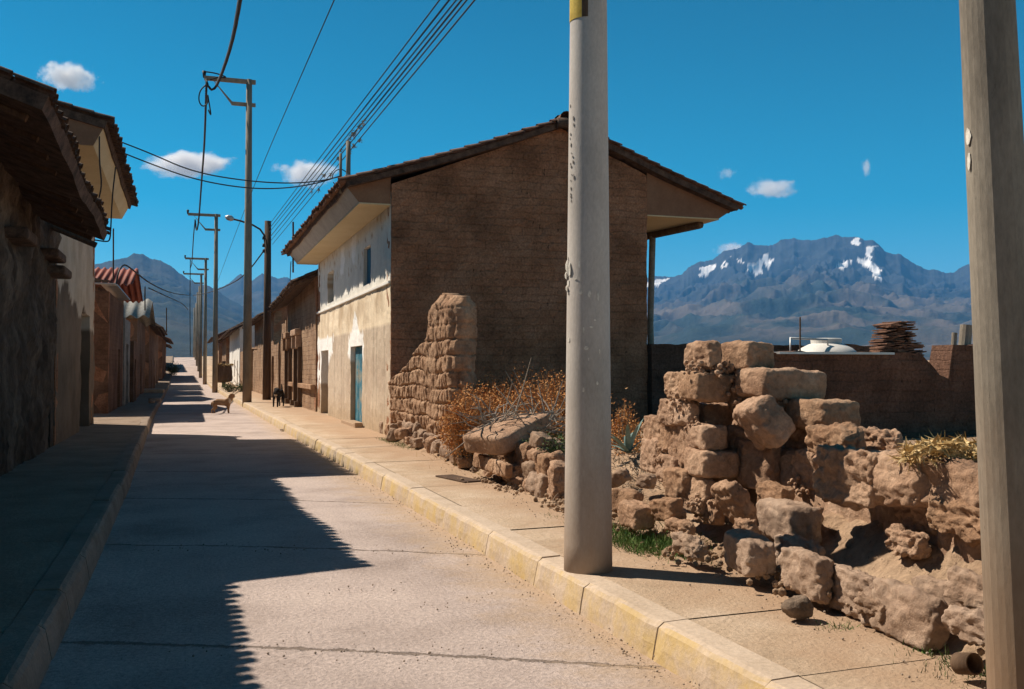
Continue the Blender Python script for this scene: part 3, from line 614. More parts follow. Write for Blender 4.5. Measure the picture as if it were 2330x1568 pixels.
b = MB(); b.add([(-1.66, 18.75, 5.66), (-1.46, 18.75, 6.06), (-3.2, 18.75, 6.5), (-3.2, 18.75, 5.66)], [(0, 1, 2, 3)]); b.build('eave_end', M['endpl'], Ch)
# further left houses
D_ = house('adobe_house', 'brown adobe house with metal sheet edge beyond the gap on the left', -1, 34.2, 41.5, -2.5, 4.2, .15, .3, 6, M['adobe_left'], M['adobe_y'], M['metal'], [(4.5, 5.6, 0, 2.4)], res=.5, tiled=False)
b = MB(); b.box((-8, 34.0, 4.42), (-2.3, 34.25, 4.46)); b.box((-2.75, 34.26, 4.40), (-2.25, 41.5, 4.45)); b.build('roof_sheet', M['metal'], D_)
def corrug(h, x0, x1, z0, z1, y0, y1, m, pitch=.3, amp=.06, name='roof_sheet'):
    b = MB(); n = int((y1 - y0) / pitch * 6); vs = []
    for (x, z) in ((x0, z0), (x1, z1)):
        for j in range(n + 1): y = y0 + (y1 - y0) * j / n; vs.append((x, y, z + amp * math.sin(2 * math.pi * (y - y0) / pitch)))
    for (x, z) in ((x0, z0), (x1, z1)):
        for j in range(n + 1): y = y0 + (y1 - y0) * j / n; vs.append((x, y, z - .03 + amp * math.sin(2 * math.pi * (y - y0) / pitch)))
    W = n + 1; fs = [(j, j + 1, j + 1 + W, j + W) for j in range(n)] + [(j + 2 * W, j + 3 * W, j + 1 + 3 * W, j + 1 + 2 * W) for j in range(n)]
    fs += [(j, j + 2 * W, j + 1 + 2 * W, j + 1) for j in range(n)]
    b.add(vs, fs); return b.build(name, m, h, True)
# red corrugated roof set back behind the adobe house
Rr = empty('red_roof_house', (-4, 41, .1)); tag(Rr, 'house with a red corrugated roof rising behind the left adobe wall', 'house')
wall((-3.0, 41, .1), (0, 1, 0), 9, lambda u: 5.05, .4, [], M['adobe_left'], Rr, 'street_wall', .8, .03, Nn=(1, 0, 0))
wall((-3.0, 41, .1), (-1, 0, 0), 7, lambda u: 5.0 + .25 * u, .4, [], M['adobe_y'], Rr, 'gable_wall', .8, .03, Nn=(0, -1, 0))
def corrug_y(h, xa, xb, y0, z0, y1, z1, m, pitch, amp, name='roof_sheet'):
    b = MB(); n = int((xb - xa) / pitch * 8); vs = []; W = n + 1
    for dz in (0, -.03):
        for (y, z) in ((y0, z0), (y1, z1)):
            for j in range(n + 1): x = xa + (xb - xa) * j / n; vs.append((x, y, z + dz + amp * math.sin(2 * math.pi * (x - xa) / pitch)))
    fs = [(j, j + 1, j + 1 + W, j + W) for j in range(n)] + [(j + 2 * W, j + 3 * W, j + 1 + 3 * W, j + 1 + 2 * W) for j in range(n)] + [(j, j + 2 * W, j + 1 + 2 * W, j + 1) for j in range(n)]
    b.add(vs, fs); return b.build(name, m, h, True)
corrug_y(Rr, -8, -2.15, 40.6, 4.95, 45.5, 6.05, M['tile_red'], .26, .05); corrug_y(Rr, -8, -2.15, 50.5, 4.95, 45.5, 6.05, M['tile_red'], .26, .05)
E_ = ywall('grey_wall', 'narrow grey plastered wall with a tall door, left of the road', -2.45, 41.6, 45.4, lambda u: 3.7, M['fibro'], [(1.2, 2.8, 0, 2.7)], side=-1)
F_ = empty('sheet_roof_house', (-2.6, 54.5, .1)); tag(F_, 'house under grey corrugated fibre-cement sheets on the left', 'house')
wall((-2.6, 54.5, .1), (0, 1, 0), 10, lambda u: 4.2, .4, [(4, 5.5, 0, 2.4)], M['adobe_left'], F_, 'street_wall', .5, .03, Nn=(1, 0, 0))
wall((-2.603, 54.5, .1), (-1, 0, 0), 6, lambda u: 4.2, .4, [], M['adobe_y'], F_, 'gable_wall', .5, .03, Nn=(0, -1, 0))
corrug_y(F_, -8, -2.0, 54, 4.4, 59, 5.6, M['fibro'], .62, .09); corrug_y(F_, -8, -2.0, 64.6, 4.4, 59, 5.6, M['fibro'], .62, .09)
ywall('shopfront_wall', 'low brown wall with a pale door post, projecting on the left', -2.3, 45.5, 48.3, lambda u: 2.9, M['adobe_left'], [(.8, 1.8, 0, 2.1)], side=-1)
ywall('boundary_wall', 'low pale boundary wall in front of the fibre-cement roof', -2.5, 48.4, 54.2, lambda u: 2.1 + .15 * fr((u, 0, 0), .8), M['adobe_left'], side=-1)
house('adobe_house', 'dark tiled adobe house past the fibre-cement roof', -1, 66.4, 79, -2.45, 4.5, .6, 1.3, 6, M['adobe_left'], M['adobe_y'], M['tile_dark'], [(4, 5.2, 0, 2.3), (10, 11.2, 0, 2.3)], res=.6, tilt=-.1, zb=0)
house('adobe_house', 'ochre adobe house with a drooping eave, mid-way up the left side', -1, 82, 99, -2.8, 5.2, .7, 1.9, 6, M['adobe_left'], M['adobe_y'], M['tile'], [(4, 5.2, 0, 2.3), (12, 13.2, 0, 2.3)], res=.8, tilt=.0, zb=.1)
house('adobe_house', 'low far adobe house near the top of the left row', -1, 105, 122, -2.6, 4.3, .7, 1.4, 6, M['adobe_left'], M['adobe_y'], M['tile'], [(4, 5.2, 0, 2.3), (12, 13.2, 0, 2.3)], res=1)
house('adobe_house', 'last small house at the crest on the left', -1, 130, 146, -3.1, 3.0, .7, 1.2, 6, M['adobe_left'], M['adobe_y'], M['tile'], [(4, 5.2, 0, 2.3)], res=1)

# ---- dark walls closing the yard on the right
W1 = empty('yard_wall', (10.3, 20.3, .2)); tag(W1, 'shaded adobe yard wall joining the corner house gable, behind the orange bush', 'wall')
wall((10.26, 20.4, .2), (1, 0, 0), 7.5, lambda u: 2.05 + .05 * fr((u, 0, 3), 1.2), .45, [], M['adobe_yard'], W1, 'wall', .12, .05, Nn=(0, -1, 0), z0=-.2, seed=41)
W2 = empty('yard_wall', (8.7, 13, .2)); tag(W2, 'long dark adobe wall behind the rubble, topped with junk and roof tiles', 'wall')
def w2top(u):
    x = 8.62 + u
    if x < 11.4: return 1.72 + .03 * fr((u, 0, 3), 3)
    if x < 12.06: return 1.72 - .42 * smooth(11.4, 12.0, x) + .05 * fr((u, 0, 3), 5)
    return 1.86 + .04 * fr((u, 0, 3), 4)
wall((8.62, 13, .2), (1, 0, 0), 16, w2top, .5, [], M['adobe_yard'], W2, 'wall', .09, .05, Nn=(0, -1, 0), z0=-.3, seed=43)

# junk along the top of the long wall
def thing(name, loc, label, cat, group=None): return tag(empty(name, loc), label, cat, group)
p = ond(1880, 800, 17.2)
T_ = thing('water_tank', (p.x, p.y, 0.2), 'white domed plastic water tank showing above the dark yard wall', 'water tank')
b = MB(); n = 28; prof = [(.56, .2), (.56, p.z - .1), (.54, p.z - .03), (.44, p.z + .06), (.3, p.z + .13), (.26, p.z + .14)]
def lathe(b, c, prof, n=28):
    vs = [(c[0] + r * math.cos(2 * math.pi * i / n), c[1] + r * math.sin(2 * math.pi * i / n), z) for r, z in prof for i in range(n)]
    K = len(prof); fs = [(j * n + i, j * n + (i + 1) % n, (j + 1) * n + (i + 1) % n, (j + 1) * n + i) for j in range(K - 1) for i in range(n)]
    fs.append(tuple(range((K - 1) * n, K * n))); b.add(vs, fs)
lathe(b, (p.x, p.y), prof); b.build('tank_body', M['plastic'], T_, True)
b = MB(); lathe(b, (p.x, p.y), [(.26, p.z + .13), (.27, p.z + .22), (.25, p.z + .235), (.1, p.z + .24)]); b.build('lid', M['plastic'], T_)
b = MB(); b.tube([(p.x - .95, p.y - .3, 1.7), (p.x - .95, p.y - .3, p.z + .22), (p.x - .2, p.y - .3, p.z + .2), (p.x - .18, p.y - .3, p.z + .05)], .02, 6); b.build('pipe', M['metal'], T_, True)
q = ony(1820, 800, 13.3)
t = thing('iron_rod', (q.x, 13.3, 1.8), 'thin upright iron rod on the yard wall beside the water tank', 'rod')
b = MB(); b.tube([(q.x, 13.3, 1.6), (q.x + .01, 13.3, ony(1821, 722, 13.3).z)], .014, 6); b.build('bar', M['wood_dark'], t)
a = ony(1752, 806, 13.2); c_ = ony(2010, 812, 13.2)
t = thing('metal_sheet', (a.x, 13.2, a.z), 'flat grey metal sheet laid along the top of the dark yard wall', 'metal sheet')
b = MB(); b.box((a.x, 12.93, a.z + .0), (c_.x, 13.5, a.z + .035)); b.build('sheet', M['metal'], t)
def blob(c, dims, seed, rnd_=.35, amp=.03, n=14, rot=None, pits=True, pt=None):
    """rounded adobe block: cube pulled towards an ellipsoid, then eroded by noise"""
    bm = bmesh.new(); bmesh.ops.create_cube(bm, size=2); bmesh.ops.subdivide_edges(bm, edges=bm.edges[:], cuts=n, use_grid_fill=True)
    D = Vector(dims) / 2; mn = min(dims); Mx = (rot or Matrix.Identity(3)); c = Vector(c)
    for v in bm.verts:
        q = v.co.copy(); m8 = (abs(q.x) ** 9 + abs(q.y) ** 9 + abs(q.z) ** 9) ** (1 / 9); s8 = q / m8
        sp = q.normalized() * 1.18; u = s8.lerp(sp, rnd_ * .62)
        wld = Vector((u.x * D.x, u.y * D.y, u.z * D.z)); nn = Vector((u.x / D.x, u.y / D.y, u.z / D.z)).normalized()
        so = Vector((seed * 3.1 % 97, seed * 1.7 % 97, seed * .9 % 97))
        d = amp * (.75 * noise.fractal(wld * (.9 / mn) + so, 1, 2, 2) + .45 * noise.fractal(wld * (2.6 / mn) + so, 1, 2, 4))
        if pits: d -= amp * .9 * max(0, noise.noise(wld * 17 + so) - .15)
        d += .006 * noise.noise(wld * 22 + so) + .004 * noise.noise(wld * 47 + so)
        v.co = wld + nn * d
        v.co = Mx @ v.co + c
    me = [tuple(v.co) for v in bm.verts]; bm.verts.index_update(); f = [tuple(v.index for v in fc.verts) for fc in bm.faces]; bm.free()
    return me, f
def C3(x, y): return 1359.2 + .3467 * x, 737.9 + .3467 * y
def C4(x, y): return 1786.4 + .4305 * x, 893.2 + .4305 * y
def C7(x, y): return (1050 + x * .4464) * .7767, (850 + y * .4464) * .7767
view_tilt = lambda tilt: Matrix.Rotation(R(tilt), 3, fw)
def put_block(name, uv, wpx, hpx, d, W=.3, tilt=0, yaw=0, seed=0, m=None, parent=None, rnd_=.3, amp=.028, n=13, label=None, cat=None, group=None):
    c = ond(uv[0], uv[1], d); rel = -yaw - math.degrees(YAW + math.atan((uv[0] - CX) / F)) + 0
    a = YAW + math.atan((uv[0] - CX) / F) + R(yaw)
    wm_ = wpx * d / F; L = max(.1, (wm_ - W * abs(math.sin(a)) * .75) / max(abs(math.cos(a)), .5)); Hh = hpx * d / F
    rot = view_tilt(tilt) @ Matrix.Rotation(R(yaw), 3, 'Z')
    me, f = blob(c, (L, W, Hh), seed, rnd_, amp, n, rot); b = MB(); b.v = me; b.f = f
    if parent is None:
        t = empty(name, (c.x, c.y, c.z - Hh / 2)); tag(t, label, cat, group); b.build('block_body' if cat == 'adobe block' else 'rock_body', m, t, True); return t
    return b.build(name, m, parent, True)
# --- tall broken end of the ruined wall
RW = thing('ruined_wall', (4.45, 7.6, .2), 'crumbling stack of adobe blocks right of the near concrete pole, the broken tall end of the yard wall', 'ruined wall')
# (x, y, w, h) in the survey crop, tilt, distance, thickness, yaw
blocks = [
 (690, 205, 210, 175, -4, 8.0, .42, 0, .38), (985, 205, 320, 175, 0, 7.95, .4, 4, .3),
 (520, 400, 110, 160, 0, 8.35, .3, 0, .5), (700, 410, 330, 185, 3, 8.0, .42, -4, .35), (1200, 395, 560, 200, 3, 7.75, .42, 6, .22),
 (475, 575, 90, 160, 4, 8.4, .3, 0, .5), (555, 580, 130, 160, 2, 8.2, .42, 0, .4), (730, 590, 300, 150, 0, 8.35, .4, 0, .3),
 (380, 700, 140, 190, 0, 8.9, .35, 0, .45), (375, 860, 150, 210, 0, 8.85, .35, 0, .4), (490, 760, 110, 250, 2, 8.45, .35, 0, .5),
 (715, 735, 260, 155, -2, 7.95, .4, -5, .28), (565, 800, 100, 320, 0, 8.25, .35, 0, .5), (750, 905, 340, 170, 2, 7.9, .42, -6, .25),
 (915, 790, 200, 215, 10, 7.95, .35, 8, .35), (1000, 620, 240, 200, 0, 8.3, .5, 0, .3), (1060, 920, 250, 300, 4, 7.7, .4, 10, .32),
 (470, 950, 110, 180, 0, 8.4, .35, 0, .5), (540, 1060, 180, 220, -10, 8.1, .4, 0, .45), (650, 1110, 170, 240, 8, 7.9, .4, 0, .5), (800, 1070, 260, 220, 0, 8.1, .4, 0, .3), (730, 1220, 140, 160, 0, 7.75, .35, 0, .5),
 (1480, 590, 430, 190, 1, 7.45, .42, 8, .25), (1290, 640, 160, 200, 40, 7.75, .35, 0, .4), (1350, 780, 150, 260, 20, 7.6, .35, 0, .45), (1200, 760, 300, 260, 0, 8.15, .5, 0, .3), (1300, 980, 380, 330, 0, 7.95, .5, 0, .35), (1375, 950, 130, 240, -4, 7.25, .3, 0, .5),
 (930, 1000, 260, 300, 0, 8.25, .5, 0, .35), (1000, 400, 240, 200, 0, 8.2, .4, 0, .3), (930, 430, 110, 260, 0, 8.0, .3, 0, .55), (1560, 1150, 260, 330, 0, 7.4, .5, 0, .4),
]
for i, (x, y, w_, h_, tl, d, W, yw, rr) in enumerate(blocks):
    put_block('adobe_block', C3(x, y), w_ * .3467 * (1.12 if w_ < 200 else 1.03), h_ * .3467 * 1.04, d, W, tl, yw, i + 1, M['adobe'], RW, rr * .85, .024 if rr > .4 else .024, 24)
# mortar crumbs packed between the blocks
def crumbs(name, parent, spots, m, seed, size=(.02, .06), kind=None):
    rnd = random.Random(seed); b = MB()
    for (c, rx, ry, rz, cnt) in spots:
        for _ in range(cnt):
            p = Vector(c) + Vector((rnd.gauss(0, rx), rnd.gauss(0, ry), rnd.gauss(0, rz))); s = rnd.uniform(*size)
            bm = bmesh.new(); bmesh.ops.create_icosphere(bm, subdivisions=1, radius=s)
            so = Vector((rnd.random() * 50,) * 3)
            vs = [tuple(v.co * (1 + .5 * noise.noise(v.co * 12 + so)) + p) for v in bm.verts]; bm.verts.index_update()
            b.add(vs, [tuple(v.index for v in f.verts) for f in bm.faces]); bm.free()
    return b.build(name, m, parent)
sp = [(ond(*C3(x, y), d), .045, .05, .03, 30) for x, y, d in [(930, 420, 7.8), (950, 520, 7.8), (640, 290, 7.9), (780, 300, 7.8), (900, 290, 7.9), (1200, 520, 7.6), (1130, 490, 7.6), (450, 840, 8.5), (430, 900, 8.5), (640, 650, 8.0), (590, 500, 8.1), (1370, 1080, 7.2), (1340, 1040, 7.3), (650, 1180, 7.7), (530, 480, 8.2), (870, 350, 7.9)]]
crumbs('mortar', RW, sp, M['adobe'], 5, (.008, .026)).__setitem__('kind', 'stuff')
# --- leaning and fallen blocks, each loose
loose = [
 ((1090, 640), 300, 330, -38, 7.45, .38, 0, .42, 'big rounded adobe boulder tilted in the middle of the rubble stack'),
 ((900, 1170), 210, 300, -32, 7.3, .34, 0, .36, 'pale oblong block leaning at the foot of the stack'),
 ((1165, 1125), 220, 160, 4, 7.2, .34, 0, .38, 'small dark-faced block under the leaning boulder, with crumbs on top'),
 ((465, 1215), 200, 150, -12, 7.9, .34, 5, .16, 'squared block with dark front fallen beside the grass at the left foot of the stack'),
 ((975, 1330), 80, 110, -10, 7.0, .2, 0, .5, 'little pale stone beside the leaning oblong block'),
 ((255, 1255), 240, 170, 0, 8.2, .35, 0, .6, 'earthy lump between the near pole and the squared fallen block'),
 ((545, 1330), 180, 90, -8, 7.6, .35, 0, .55, 'flat half-buried stone below the squared fallen block'),
]
for i, (uv, w_, h_, tl, d, W, yw, rr, lb) in enumerate(loose):
    put_block('fallen_block', C3(*uv), w_ * .3467, h_ * .3467, d, W, tl, yw, i + 60, M['adobe'], None, rr, .03, 24, lb, 'adobe block', 'fallen adobe blocks')
# --- low eroded wall on the right, core swept along its foot with heavy overhanging blocks on top
LW = thing('eroded_wall', (4.4, 5.2, .3), 'low melted adobe wall at the right, below the straw heap', 'ruined wall')
def sweep(name, path, prof, parent, m, amp=.05, seed=0, n=60, nscale=2.0):
    b = MB(); K = len(prof); path = [Vector(p) for p in path]
    for _ in range(3):
        Q = [path[0]]
        for a_, c_ in zip(path[:-1], path[1:]): Q += [a_.lerp(c_, .25), a_.lerp(c_, .75)]
        path = Q + [path[-1]]
    for i in range(n + 1):
        t = i / n * (len(path) - 1); j = min(int(t), len(path) - 2); f_ = t - j
        P0, P1 = Vector(path[j]), Vector(path[j + 1]); p = P0.lerp(P1, f_); tan = (P1 - P0); tan.z = 0; tan.normalize(); side = Vector((-tan.y, tan.x, 0))
        hh = p.z
        for (a, z) in prof:
            q = Vector((p.x, p.y, 0)) + side * a + Vector((0, 0, .12 + z * (hh - .12)))
            d = amp * (fr(q, nscale, 5) + .35 * fr(q, nscale * 5, 3))
            nn = (side * (a * 2) + Vector((0, 0, max(0, z - .6)))); nn = nn.normalized() if nn.length > 0 else Vector((0, 0, 1))
            b.v.append(tuple(q + nn * d))
    for i in range(n):
        for k_ in range(K - 1): a = i * K + k_; b.f.append((a, a + 1, a + 1 + K, a + K))
    b.f.append(tuple(range(K))[::-1]); b.f.append(tuple(range(n * K, n * K + K)))
    return b.build(name, m, parent, True)
def rprof(wd, under=.0, n=22):
    pts = [( -wd * (.5 - under), 0)]
    for i in range(n + 1):
        a = math.pi * i / n; ca, sa = math.cos(a), math.sin(a)
        pts.append((-wd * .5 * math.copysign(abs(ca) ** .35, ca), .25 + .75 * abs(sa) ** .45 if True else 0))
    pts.append((wd * .5, 0)); return pts
sweep('wall_core', [(4.75, 7.6, 1.0), (4.7, 6.6, 1.04), (4.66, 5.6, 1.08), (4.5, 4.6, 1.1), (4.32, 3.6, 1.12), (4.2, 2.4, 1.12), (4.15, .8, 1.0)], rprof(.6), LW, M['adobe'], .085, 3, 200)
low = [
 (265, 250, 270, 150, -4, 6.85, .5, 0, .45), (500, 265, 190, 120, 4, 6.75, .35, 8, .3), (330, 440, 300, 300, 3, 6.3, .6, 0, .45), (620, 470, 420, 260, 4, 5.95, .6, -4, .5),
 (900, 500, 420, 260, 4, 5.55, .6, 0, .5), (960, 680, 320, 170, 2, 5.35, .5, 0, .35), (650, 800, 130, 130, 0, 5.8, .3, 0, .5), (760, 640, 260, 200, 4, 5.85, .5, 0, .5)
]
for i, (x, y, w_, h_, tl, d, W, yw, rr) in enumerate(low):
    put_block('adobe_block', C4(x, y), w_ * .4305, h_ * .4305, d, W, tl, yw, i + 100, M['adobe'], LW, rr, .05, 28)
# earth ramp and foundation stones below the low wall
def mound(name, path, wd, h, seed, m, parent=None, lab=None):
    pr = [(wd * (i / 60 - .5), .5 - .5 * math.cos(2 * math.pi * i / 60)) for i in range(61)]
    return sweep(name, path, pr, parent, m, .085, seed, 260, 3.0)
mo = mound('earth_ramp', [(4.8, 7.6, .45), (4.7, 6.6, .6), (4.6, 5.8, .7), (4.5, 5.0, .74), (4.4, 4.2, .76), (4.3, 3.2, .76), (4.2, 2.0, .74), (4.1, .6, .6)], 1.75, .5, 9, M['soil'])
tag(mo, kind='structure'); mo.name = 'soil_bank'
found = [
 (1000, 1500, 'C3', 330, 230, 0, 6.6, .45, -8, .3, 'pale squared foundation stone at the foot of the rubble stack, half in pole shadow'),
 (1260, 1300, 'C3', 420, 270, 0, 6.95, .5, 0, .35, 'broad shadowed foundation boulder beneath the small dark block'),
 (1320, 1520, 'C3', 260, 230, 0, 6.6, .45, 0, .4, 'dark reddish foundation stone in the shadow between two larger ones'),
 (600, 1450, 'C3', 200, 130, 0, 7.2, .4, 0, .5, 'rounded tan stone behind the lower grass tuft'),
 (110, 960, 'C4', 250, 230, 3, 6.1, .5, -6, .35, 'upright pale-edged block right of the pole shadow'),
 (370, 1060, 'C4', 260, 240, 2, 5.75, .5, -6, .28, 'large squared foundation stone with a flat dark-edged top'),
 (650, 1170, 'C4', 330, 280, 8, 5.3, .5, -5, .42, 'big pale boulder low on the right, with a round front'),
 (830, 1150, 'C4', 190, 300, 8, 5.35, .4, 0, .45, 'slanting brown stone right of the big pale boulder'),
 (1010, 1050, 'C4', 190, 170, 14, 4.95, .35, 0, .3, 'light angular stone wedged beside the far right pole'),
 (1010, 1240, 'C4', 190, 160, -6, 4.75, .35, 0, .4, 'mossy stone at the foot of the far right pole'),
 (470, 1130, 'C4', 90, 110, 0, 5.5, .25, 0, .5, 'small tan stone between the squared stone and the big boulder'),
]
for i, (x, y, cc, w_, h_, tl, d, W, yw, rr, lb) in enumerate(found):
    uv = C3(x, y) if cc == 'C3' else C4(x, y); k_ = .3467 if cc == 'C3' else .4305
    put_block('foundation_stone', uv, w_ * k_, h_ * k_, d - .1, W, tl, yw, i + 140, M['stone'], None, rr, .035, 22, lb, 'stone', 'foundation stones under the rubble')
cr = [(Vector((3.66 + random.uniform(0, .35), y, bank(3.9, y) + .01)), .13, .2, .012, 60) for y in (2.8, 3.4, 3.9, 4.4, 4.9, 5.3, 5.8, 6.3, 6.9, 7.4, 8.0, 8.6, 9.2, 10, 11, 12)]
o = crumbs('rubble', None, cr, M['soil'], 8, (.008, .035)); tag(o, 'loose clods and crumbs of earth scattered at the foot of the rubble', 'rubble', kind='stuff')
gr = []; M['gravel'] = mat('pale_grit', [(.26, .2, .15), (.42, .34, .27)], 30, .95, .3, 50, .003)
for k_ in range(46): y = 2.5 + 18 * (k_ / 46) ** 1.3; gr.append((Vector((kx(y) - .12, y, .012)), .09, .25, .003, 14))
for (jx, jy) in [(.3, 5.9), (.9, 5.65), (1.5, 5.4), (.2, 9.4), (1.0, 9.0), (1.9, 8.6), (1.2, 7.2), (2.0, 6.6)]: gr.append((Vector((jx, jy, .018)), .3, .1, .003, 26))
for k_ in range(16): y = 3 + 11 * k_ / 16; gr.append((Vector((pave_edge(y) - .15, y, .215)), .14, .3, .004, 20))
o = crumbs('gravel', None, gr, M['gravel'], 18, (.002, .0075)); tag(o, 'fine gravel and grit strewn along the kerb, road joints and pavement', 'gravel', kind='stuff')
p = onz(1815, 1398, .24)
me, f = blob((p.x, p.y, .28), (.15, .13, .12), 77, 1.3, .02, 12); b = MB(); b.v = me; b.f = f
t = thing('dung_clod', (p.x, p.y, .2), 'dark conical clod standing alone on the pavement edge', 'clod'); M['dung'] = mat('dark_dung', [(.14, .10, .07), (.26, .19, .14)], 9, .95, .8, 40, .02); b.build('clod_body', M['dung'], t, True)
p = onz(2200, 1535, .24)
t = thing('tin_can', (p.x, p.y, .22), 'old dark rusty tin lying on its side near the far right pole', 'can')
b = MB(); Mt = Matrix.Translation((p.x, p.y, .29)) @ Matrix.Rotation(R(75), 4, 'X') @ Matrix.Rotation(R(0), 4, 'Y')
vs = [Mt @ Vector((r_ * math.cos(2 * math.pi * i / 20), r_ * math.sin(2 * math.pi * i / 20), z)) for r_, z in ((.05, -.05), (.05, .05), (.043, .05), (.043, -.04)) for i in range(20)]
b.add(vs, [(j * 20 + i, j * 20 + (i + 1) % 20, (j + 1) * 20 + (i + 1) % 20, (j + 1) * 20 + i) for j in range(3) for i in range(20)] + [tuple(range(60, 80))]); b.build('can_body', M['wood'], t, True)

# --- broken adobe wall stub against the corner house
ST = thing('ruined_wall', (4.2, 18, .2), 'eroded adobe wall stub rising to a jagged peak against the corner house', 'ruined wall')
def sttop(u):   # u measured from y=20.5 down to 15.5
    pts = [(0, 1.2), (.6, 1.35), (1.5, 1.55), (2.4, 1.85), (3.0, 2.0), (3.35, 2.1), (3.6, 2.62), (3.9, 2.72), (4.4, 2.68), (4.95, 2.6)]
    for (a, za), (c, zc) in zip(pts[:-1], pts[1:]):
        if a <= u <= c: return za + (zc - za) * (u - a) / (c - a)
    return pts[-1][1]
b = MB(); nu, nv = 260, 130; LL = 5.0; TH = .52
def stpt(u, v01, side):
    H_ = sttop(u) + .05 * fr((u, 0, 8), 3); z = v01 * H_
    row = z / .27; rf = row % 1; hd = (u / .19 + .5 * (int(row) % 2) + .35 * fr((u, row, 3), .8)) % 1
    row = (z + .07 * fr((u, z, 6), .7)) / .27; rf = row % 1; ir = int(row); hd = (u / (.17 + .03 * (ir % 3)) + .5 * (ir % 2) + .5 * fr((u, ir, 3), .9)) % 1; ok = smooth(-.25, .15, fr((u, ir * .4, 12), 1.0)); g = (max(0, 1 - min(rf, 1 - rf) / .13) * .04 * (.3 + ok) + max(0, 1 - min(hd, 1 - hd) / .2) * .075 * (.4 + ok)) * (1 if z < 2.0 else .5)
    d = -g + .05 * fr((u, z, side * 5), 1.3) + .03 * fr((u, z, side * 5), 5) - .12 * smooth(.5, .1, z) * (1 if fr((u, 3, 3), .9) > -.1 else .3)
    tp = smooth(.93, 1.0, v01) * .12
    return z, d - tp
vs = []
for side in (0, 1):
    for i in range(nu + 1):
        u = LL * i / nu
        for j in range(nv + 1):
            z, d = stpt(u, j / nv, side)
            endr = -.1 * smooth(LL - .15, LL, u)
            x = 4.1 - d - endr if side == 0 else 4.1 + TH + d + endr
            vs.append((x, 20.55 - u, .25 + z))
W = nv + 1; S1 = (nu + 1) * W
for i in range(nu):
    for j in range(nv):
        a = i * W + j; b.f.append((a, a + W, a + W + 1, a + 1)); b.f.append((a + S1, a + S1 + 1, a + S1 + W + 1, a + S1 + W))
    a = i * W + nv; b.f.append((a, a + W, a + W + S1, a + S1))
ne = 14; base_i = nu * W
b.v = [tuple(q) for q in vs]; off = len(b.v)
for q in range(1, ne):
    for j in range(nv + 1):
        A_ = Vector(vs[base_i + j]); B_ = Vector(vs[base_i + S1 + j]); t_ = q / ne; p = A_.lerp(B_, t_)
        z = p.z; g = max(0, 1 - min((z / .27) % 1, 1 - (z / .27) % 1) / .12) * .02
        p.y -= .06 * math.sin(math.pi * t_) + .07 * fr((p.x, p.z, 4), 2.5) * math.sin(math.pi * t_) - g; b.v.append(tuple(p))
cols_ = [[base_i + j for j in range(W)]] + [[off + (q - 1) * W + j for j in range(W)] for q in range(1, ne)] + [[base_i + S1 + j for j in range(W)]]
for c0, c1 in zip(cols_[:-1], cols_[1:]):
    for j in range(nv): b.f.append((c0[j], c1[j], c1[j + 1], c0[j + 1]))
b.f.append(tuple([c[nv] for c in cols_])[::-1])
b.build('wall_body', M['adobe'], ST, True)
for i, (x, y, w_, h_, d) in enumerate([(560, 150, 170, 120, 17.2), (690, 150, 150, 130, 16.6), (530, 270, 110, 110, 17.3)]):
    uv = C7(x, y); put_block('adobe_block', uv, w_ * .3467, h_ * .3467, d, .45, 0, 0, 170 + i, M['adobe'], ST, .45, .05, 14)
# --- foundation stones and short stubs from the stub to the near pole: loose stones in a ragged row
rnd = random.Random(11)
row = [  # crop-7 x, y, w, h
 (180, 900, 70, 70), (215, 930, 60, 80), (265, 930, 80, 80), (335, 890, 70, 50), (370, 940, 110, 70), (360, 985, 90, 90), (440, 985, 90, 110), (510, 930, 80, 90), (500, 1010, 110, 80), (555, 1050, 130, 100),
 (620, 1080, 70, 90), (640, 1060, 80, 60), (690, 990, 90, 90), (690, 920, 80, 80), (710, 1090, 120, 90), (660, 1140, 90, 80), (740, 1140, 70, 70), (990, 1075, 110, 100), (1230, 1010, 170, 80), (1110, 1080, 130, 120),
 (1200, 1120, 120, 130), (800, 1200, 110, 60), (880, 1200, 90, 60), (1050, 1190, 100, 80), (1160, 1200, 120, 130), (1250, 1180, 120, 160), (1050, 1270, 110, 70), (1230, 1290, 130, 140), (1140, 1300, 100, 100), (1310, 1230, 100, 160), (940, 1240, 100, 60), (1300, 1350, 90, 120), (1290, 1130, 110, 90)]
def yrow(u): # distance along the street of the ragged row for a given sight line
    return 4.0 / math.tan(YAW + math.atan((u - CX) / F))
desc = ['angular', 'rounded', 'flat', 'reddish', 'pale', 'cracked', 'squat', 'upright']
for i, (x, y, w_, h_) in enumerate(row):
    uv = C7(x, y); xs = 3.88 + .0009 * max(0, 1250 - y) ; a_ = YAW + math.atan((uv[0] - CX) / F); yy = xs / math.tan(a_)
    d = (Vector((xs, yy, 0))).dot(Vector((fw.x, fw.y, 0)).normalized())
    put_block('wall_stone', uv, w_ * .3467 * 1.3, h_ * .3467 * 1.25, d, .32, rnd.uniform(-18, 18), rnd.uniform(-15, 15), 200 + i, M['adobe' if i % 3 else 'stone'], None, rnd.uniform(.2, .5), .045, 14,
              'foundation stone in the ragged row between the wall stub and the near concrete pole', 'stone', 'stones in the ragged foundation row')
